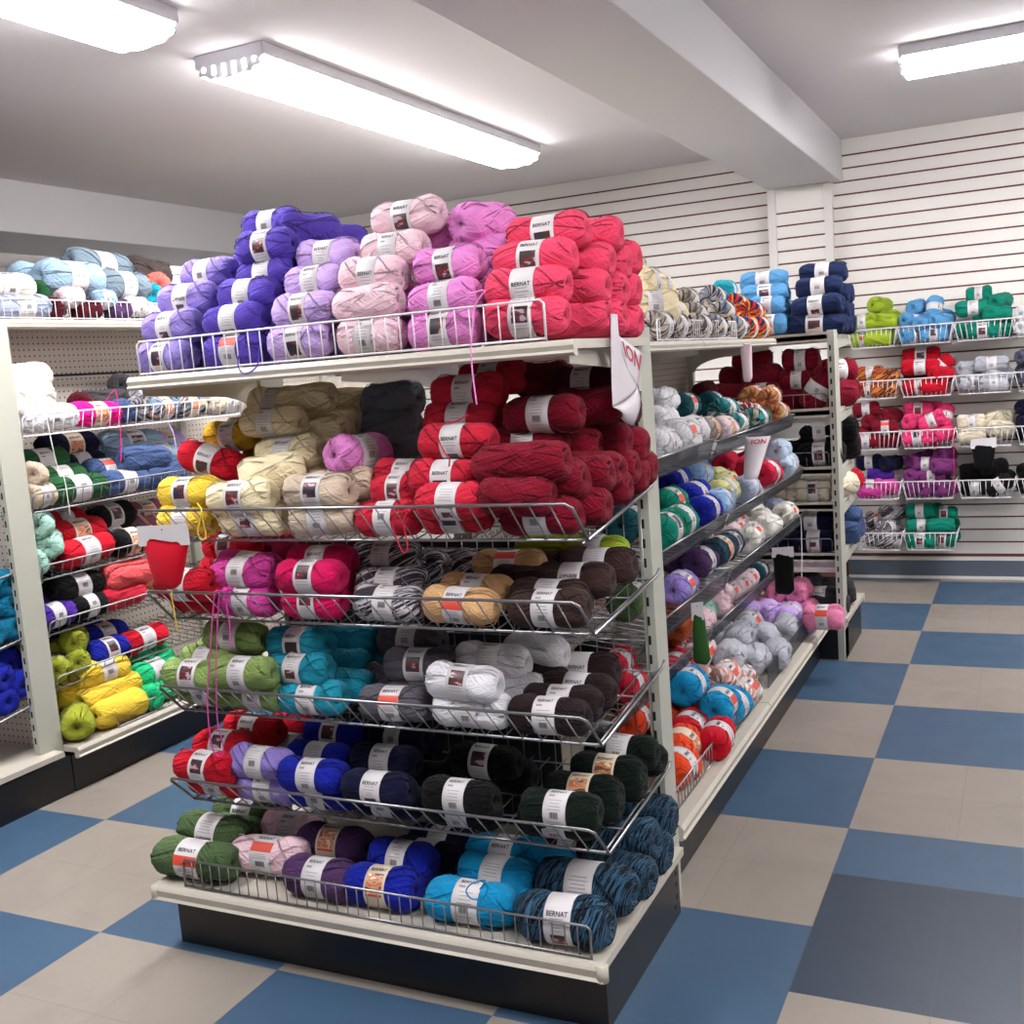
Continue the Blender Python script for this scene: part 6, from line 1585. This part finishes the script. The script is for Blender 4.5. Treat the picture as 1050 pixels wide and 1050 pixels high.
if rest_v:
    me = bpy.data.meshes.new('yarn_skeins'); me.from_pydata(rest_v, [], rest_f)
    for m_ in rest_mats: me.materials.append(m_)
    me.polygons.foreach_set('material_index', rest_m); me.polygons.foreach_set('use_smooth', [True]*len(rest_f))
    l = me.uv_layers.new(name='UVMap'); l.data.foreach_set('uv', [c for p in rest_uv for c in p]); me.update()
    o = bpy.data.objects.new('yarn_skeins', me); COL.objects.link(o); o['kind'] = 'stuff'
    tag(o, 'remaining small or half hidden yarn skeins packed behind and between the others', 'yarn')


# ------------------------------------------------------------------ loose yarn ends (children of the skein they come from)
def spline(p, n=8):
    p = [Vector(q) for q in p]; out = []
    for i in range(len(p)-1):
        a, b, c, d = p[max(i-1, 0)], p[i], p[i+1], p[min(i+2, len(p)-1)]
        for k in range(n):
            t = k/n; out.append(.5*((2*b)+(c-a)*t+(2*a-5*b+4*c-d)*t*t+(3*b-a-3*c+d)*t**3))
    return out+[p[-1]]
def tail(col, pts):
    best = min((o for i, o in SKOBJ.items() if SK[i][0] == col), key=lambda o: (o.location-Vector(pts[0])).length, default=None)
    if best is None: return
    MB().tube(spline([tuple(best.location.lerp(Vector(pts[0]), .6))]+list(pts)), .0018, 5).obj('yarn_tail', YM[col], best, True)
tail('orchid', [(-0.524, 0.075, 1.628), (-0.55, 0.075, 1.598), (-0.563, 0.075, 1.535), (-0.568, 0.075, 1.498), (-0.568, 0.075, 1.446), (-0.564, 0.075, 1.389)])
tail('violet', [(-1.172, 0.07, 1.568), (-1.194, 0.07, 1.533), (-1.192, 0.07, 1.505), (-1.17, 0.07, 1.497), (-1.138, 0.07, 1.515), (-1.127, 0.07, 1.558)])
tail('crimson', [(-0.735, 0.015, 1.167), (-0.759, 0.015, 1.154), (-0.767, 0.015, 1.13), (-0.747, 0.015, 1.075), (-0.733, 0.015, 1.086), (-0.738, 0.015, 1.143), (-0.72, 0.015, 1.169)])
tail('crimson', [(-0.659, 0.105, 1.272), (-0.668, 0.105, 1.281), (-0.684, 0.105, 1.321), (-0.669, 0.105, 1.349), (-0.636, 0.105, 1.354), (-0.603, 0.105, 1.367)])
tail('yellow', [(-1.305, 0.01, 1.175), (-1.314, 0.01, 1.151), (-1.325, 0.01, 1.122), (-1.315, 0.01, 1.103), (-1.301, 0.01, 1.112), (-1.303, 0.01, 1.141), (-1.308, 0.01, 1.175)])
tail('yellow', [(-1.412, -0.01, 0.978), (-1.412, -0.01, 0.938), (-1.409, -0.01, 0.874)])
tail('magenta', [(-1.265, -0.015, 0.982), (-1.278, -0.015, 0.95), (-1.307, -0.015, 0.827), (-1.333, -0.015, 0.699), (-1.337, -0.015, 0.605), (-1.329, -0.015, 0.568), (-1.308, -0.015, 0.562), (-1.299, -0.015, 0.588), (-1.308, -0.015, 0.661), (-1.291, -0.015, 0.803), (-1.263, -0.015, 0.951), (-1.253, -0.015, 0.982)])
tail('magenta', [(-1.24, -0.012, 0.987), (-1.242, -0.012, 0.951), (-1.239, -0.012, 0.902), (-1.242, -0.012, 0.836)])
tail('offwhite', [(-2.79, 0.857, 1.473), (-2.79, 0.864, 1.462), (-2.79, 0.889, 1.421), (-2.79, 0.899, 1.318), (-2.79, 0.912, 1.228), (-2.79, 0.936, 1.177), (-2.79, 0.942, 1.038)])
tail('neonpink', [(-2.785, 1.238, 1.498), (-2.785, 1.243, 1.431), (-2.785, 1.239, 1.314), (-2.785, 1.223, 1.209)])
tail('lilac', [(-2.79, 1.533, 1.384), (-2.79, 1.542, 1.296), (-2.79, 1.548, 1.225)])
tail('offwhite', [(-0.425, 2.681, 0.764), (-0.425, 2.742, 0.746), (-0.425, 2.861, 0.706), (-0.425, 2.863, 0.577), (-0.425, 2.834, 0.44)])
tail('hotrose', [(0.095, 4.645, 0.965), (0.108, 4.645, 0.908), (0.107, 4.645, 0.774), (0.107, 4.645, 0.537)])
tail('cyan', [(-0.608, 0.015, 0.32), (-0.642, 0.015, 0.308), (-0.659, 0.015, 0.287), (-0.645, 0.015, 0.27), (-0.615, 0.015, 0.279), (-0.602, 0.015, 0.309), (-0.621, 0.015, 0.318)])
SIGN_L = [(-0.322, 0.286, 1.564), (-0.321, 0.274, 1.514), (-0.32, 0.265, 1.461), (-0.319, 0.256, 1.407), (-0.318, 0.25, 1.36)]
SIGN_R = [(-0.32, 0.305, 1.56), (-0.317, 0.307, 1.514), (-0.314, 0.323, 1.466), (-0.311, 0.36, 1.425), (-0.308, 0.394, 1.396)]
SIGN_CURL = [(-0.318, 0.25, 1.36), (-0.308, 0.394, 1.396), (-0.312, 0.362, 1.31), (-0.315, 0.294, 1.331)]
SIGN_FACE = [(-0.323, 0.319, 1.519), (-0.325, 0.501, 1.472), (-0.318, 0.423, 1.393), (-0.318, 0.368, 1.431)]

# ------------------------------------------------------------------ hanging signs and knitted samples
def grid_obj(name, rows, mat, parent, thick=.0012):
    n, m_ = len(rows), len(rows[0]); b = MB()
    for r_ in rows: b.v += [tuple(p) for p in r_]
    for i in range(n-1):
        for j in range(m_-1): b.f.append((i*m_+j, i*m_+j+1, (i+1)*m_+j+1, (i+1)*m_+j)); b.m.append(0)
    o = b.obj(name, mat, parent, True); k = o.modifiers.new('thickness', 'SOLIDIFY'); k.thickness = thick; return o
def lerp(a, b, t): return Vector(a).lerp(Vector(b), t)
sg = empty('paper_sign', (-.36, .52, 1.45), 'curled white paper sign with red letters hanging on the front right post', 'sign')
lf, rt_ = spline(SIGN_L, 4), spline(SIGN_R, 4)
grid_obj('curled_flap', [[lerp(a, b, t/8)+Vector((.010*math.sin(math.pi*t/8), 0, 0)) for t in range(9)] for a, b in zip(lf, rt_)], M['sign'], sg)
A, B, Cc, D = [Vector(p) for p in SIGN_CURL]
grid_obj('rolled_corner', [[lerp(lerp(A, B, t/6), lerp(D, Cc, t/6), s_/6)+Vector((.012*math.sin(math.pi*s_/6), 0, -.004*math.sin(math.pi*t/6))) for t in range(7)] for s_ in range(7)], M['sign'], sg)
A, B, Cc, D = [Vector(p) for p in SIGN_FACE]
fc = grid_obj('printed_face', [[lerp(lerp(A, B, t/6), lerp(D, Cc, t/6), s_/6) for t in range(7)] for s_ in range(7)], M['sign'], sg)
tv, tf = text_mesh('ION'); b = MB()
for x_, y_ in tv:
    u_, v_ = .54+x_*.8, .30-y_*.44
    b.v.append(tuple(lerp(lerp(A, B, u_), lerp(D, Cc, u_), v_)+Vector((.0022, -.0006, 0))))
b.f = [tuple(f) for f in tf]; b.m = [0]*len(tf)
b.obj('lettering', M['crimson_ink'], fc)

s2 = empty('paper_sign', (-.40, 1.95, 1.10), 'rolled grey paper sign with red letters between two right run shelves', 'sign')
top_c, bot_c = Vector((-.405, 2.02, 1.145)), Vector((-.40, 1.85, 1.005))
rows = []
for i in range(9):
    f = i/8; c = top_c.lerp(bot_c, f); rr = .046-.022*f
    rows.append([c+Vector((rr*math.cos(a_), rr*math.sin(a_)*.9, 0)) for a_ in [R(-200+230*k_/14) for k_ in range(15)]])
r0 = grid_obj('rolled_sheet', rows, M['sign'], s2)
b = MB()
for x_, y_ in tv:
    a_ = R(-70+x_*70); f = .11-y_*.12; c = top_c.lerp(bot_c, f); rr = .0505-.022*f
    b.v.append((c.x+rr*math.cos(a_), c.y+rr*math.sin(a_)*.9, c.z))
b.f = [tuple(f) for f in tf]; b.m = [0]*len(tf)
b.obj('lettering', M['crimson_ink'], r0)

def sample(label, top, w, card_h, length, col, face, taper=.45, card=True, skew=.0):
    """knitted swatch hanging from a card; face (ax, sign) is the way it looks"""
    r = empty('knitted_sample', top, label, 'sample')
    ux = Vector((1, 0, 0)) if face == 'S' else Vector((0, 1, 0)); out = Vector((0, -1, 0)) if face == 'S' else Vector((1, 0, 0))
    T0 = Vector(top)
    if card:
        b = MB(); v = []
        for d_ in (0, .002):
            for s_, h_ in ((-.5, 0), (.5, .006), (.5, -card_h+.004), (-.5, -card_h)): v.append(tuple(T0+ux*w*s_+out*(.006+d_)+Vector((0, 0, h_))))
        b.v = v; b.f = [(0, 1, 2, 3), (7, 6, 5, 4), (0, 4, 5, 1), (1, 5, 6, 2), (2, 6, 7, 3), (3, 7, 4, 0)]; b.m = [0]*6
        b.obj('card', M['paper'], r)
        b = MB(); c_ = T0+out*.009+Vector((0, 0, -.008))
        b.tube([tuple(c_-out*.002), tuple(c_+out*.001)], .0018, 8); b.obj('staple', M['ink'], r)
    b = MB(); n = 14
    for i in range(n+1):
        f = i/n; hw = w*.5*(.94-taper*f)*(1 if f < .93 else 1-(f-.93)*4); dep = (.010+.008*math.sin(math.pi*f))*(1 if f < .93 else 1-(f-.93)*6)
        for j in range(16):
            a_ = 2*math.pi*j/16
            b.v.append(tuple(T0+ux*(hw*math.cos(a_)+skew*w*f)+out*(dep*math.sin(a_))+Vector((0, 0, -card_h*.7-length*f+.004*math.cos(3*a_)))))
    for i in range(n):
        for j in range(16):
            j2 = (j+1) % 16; b.f.append((i*16+j, i*16+j2, (i+1)*16+j2, (i+1)*16+j)); b.m.append(0)
    b.f.append(tuple(range(16))); b.m.append(0); b.f.append(tuple(n*16+j for j in range(16))); b.m.append(0)
    o = b.obj('swatch', YM[col], r, True)
    return r
sample('red knitted swatch under a white card, hung on the top wire shelf fence', (-1.41, -.012, 1.142), .165, .05, .12, 'red', 'S', .46, True, -.06)
sample('dark green knitted swatch under a white card, hung on the right run', (-.405, 1.12, .715), .038, .055, .15, 'greenknit', 'S', -.55, True, .12)
sample('black knitted swatch under a white card, hung at the right run far end', (-.39, 2.30, .672), .086, .04, .16, 'black', 'S', .05)
sample('pale pink knitted tube hanging from the right run top shelf', (-.525, 2.40, 1.50), .052, .012, .15, 'ballet', 'S', .25, False, .05)
sample('black knitted swatch under a white card, over the black yarn basket', (.265, 4.64, .875), .135, .055, .13, 'black', 'S', .25)


# ------------------------------------------------------------------ camera and output look
cam = bpy.data.cameras.new('camera'); co = bpy.data.objects.new('camera', cam); COL.objects.link(co)
cam.sensor_width = 36; cam.lens = 38.1326; cam.clip_start = .05
co.matrix_world = Matrix([[0.900678, 0.011684, 0.43433, 0.52248], [0.427954, 0.148847, -0.891459, -2.021545], [-0.075064, 0.988791, 0.129063, 1.456371], [0.0, 0.0, 0.0, 1.0]])
sc.camera = co
wd = bpy.data.worlds.new('world'); sc.world = wd; wd.use_nodes = True
wd.node_tree.nodes['Background'].inputs[0].default_value = (.02, .02, .02, 1); wd.node_tree.nodes['Background'].inputs[1].default_value = 1.
sc.view_settings.view_transform = 'Standard'; sc.view_settings.look = 'None'; sc.view_settings.gamma = 1; sc.view_settings.use_curve_mapping = False
sc.view_settings.exposure = 0.38
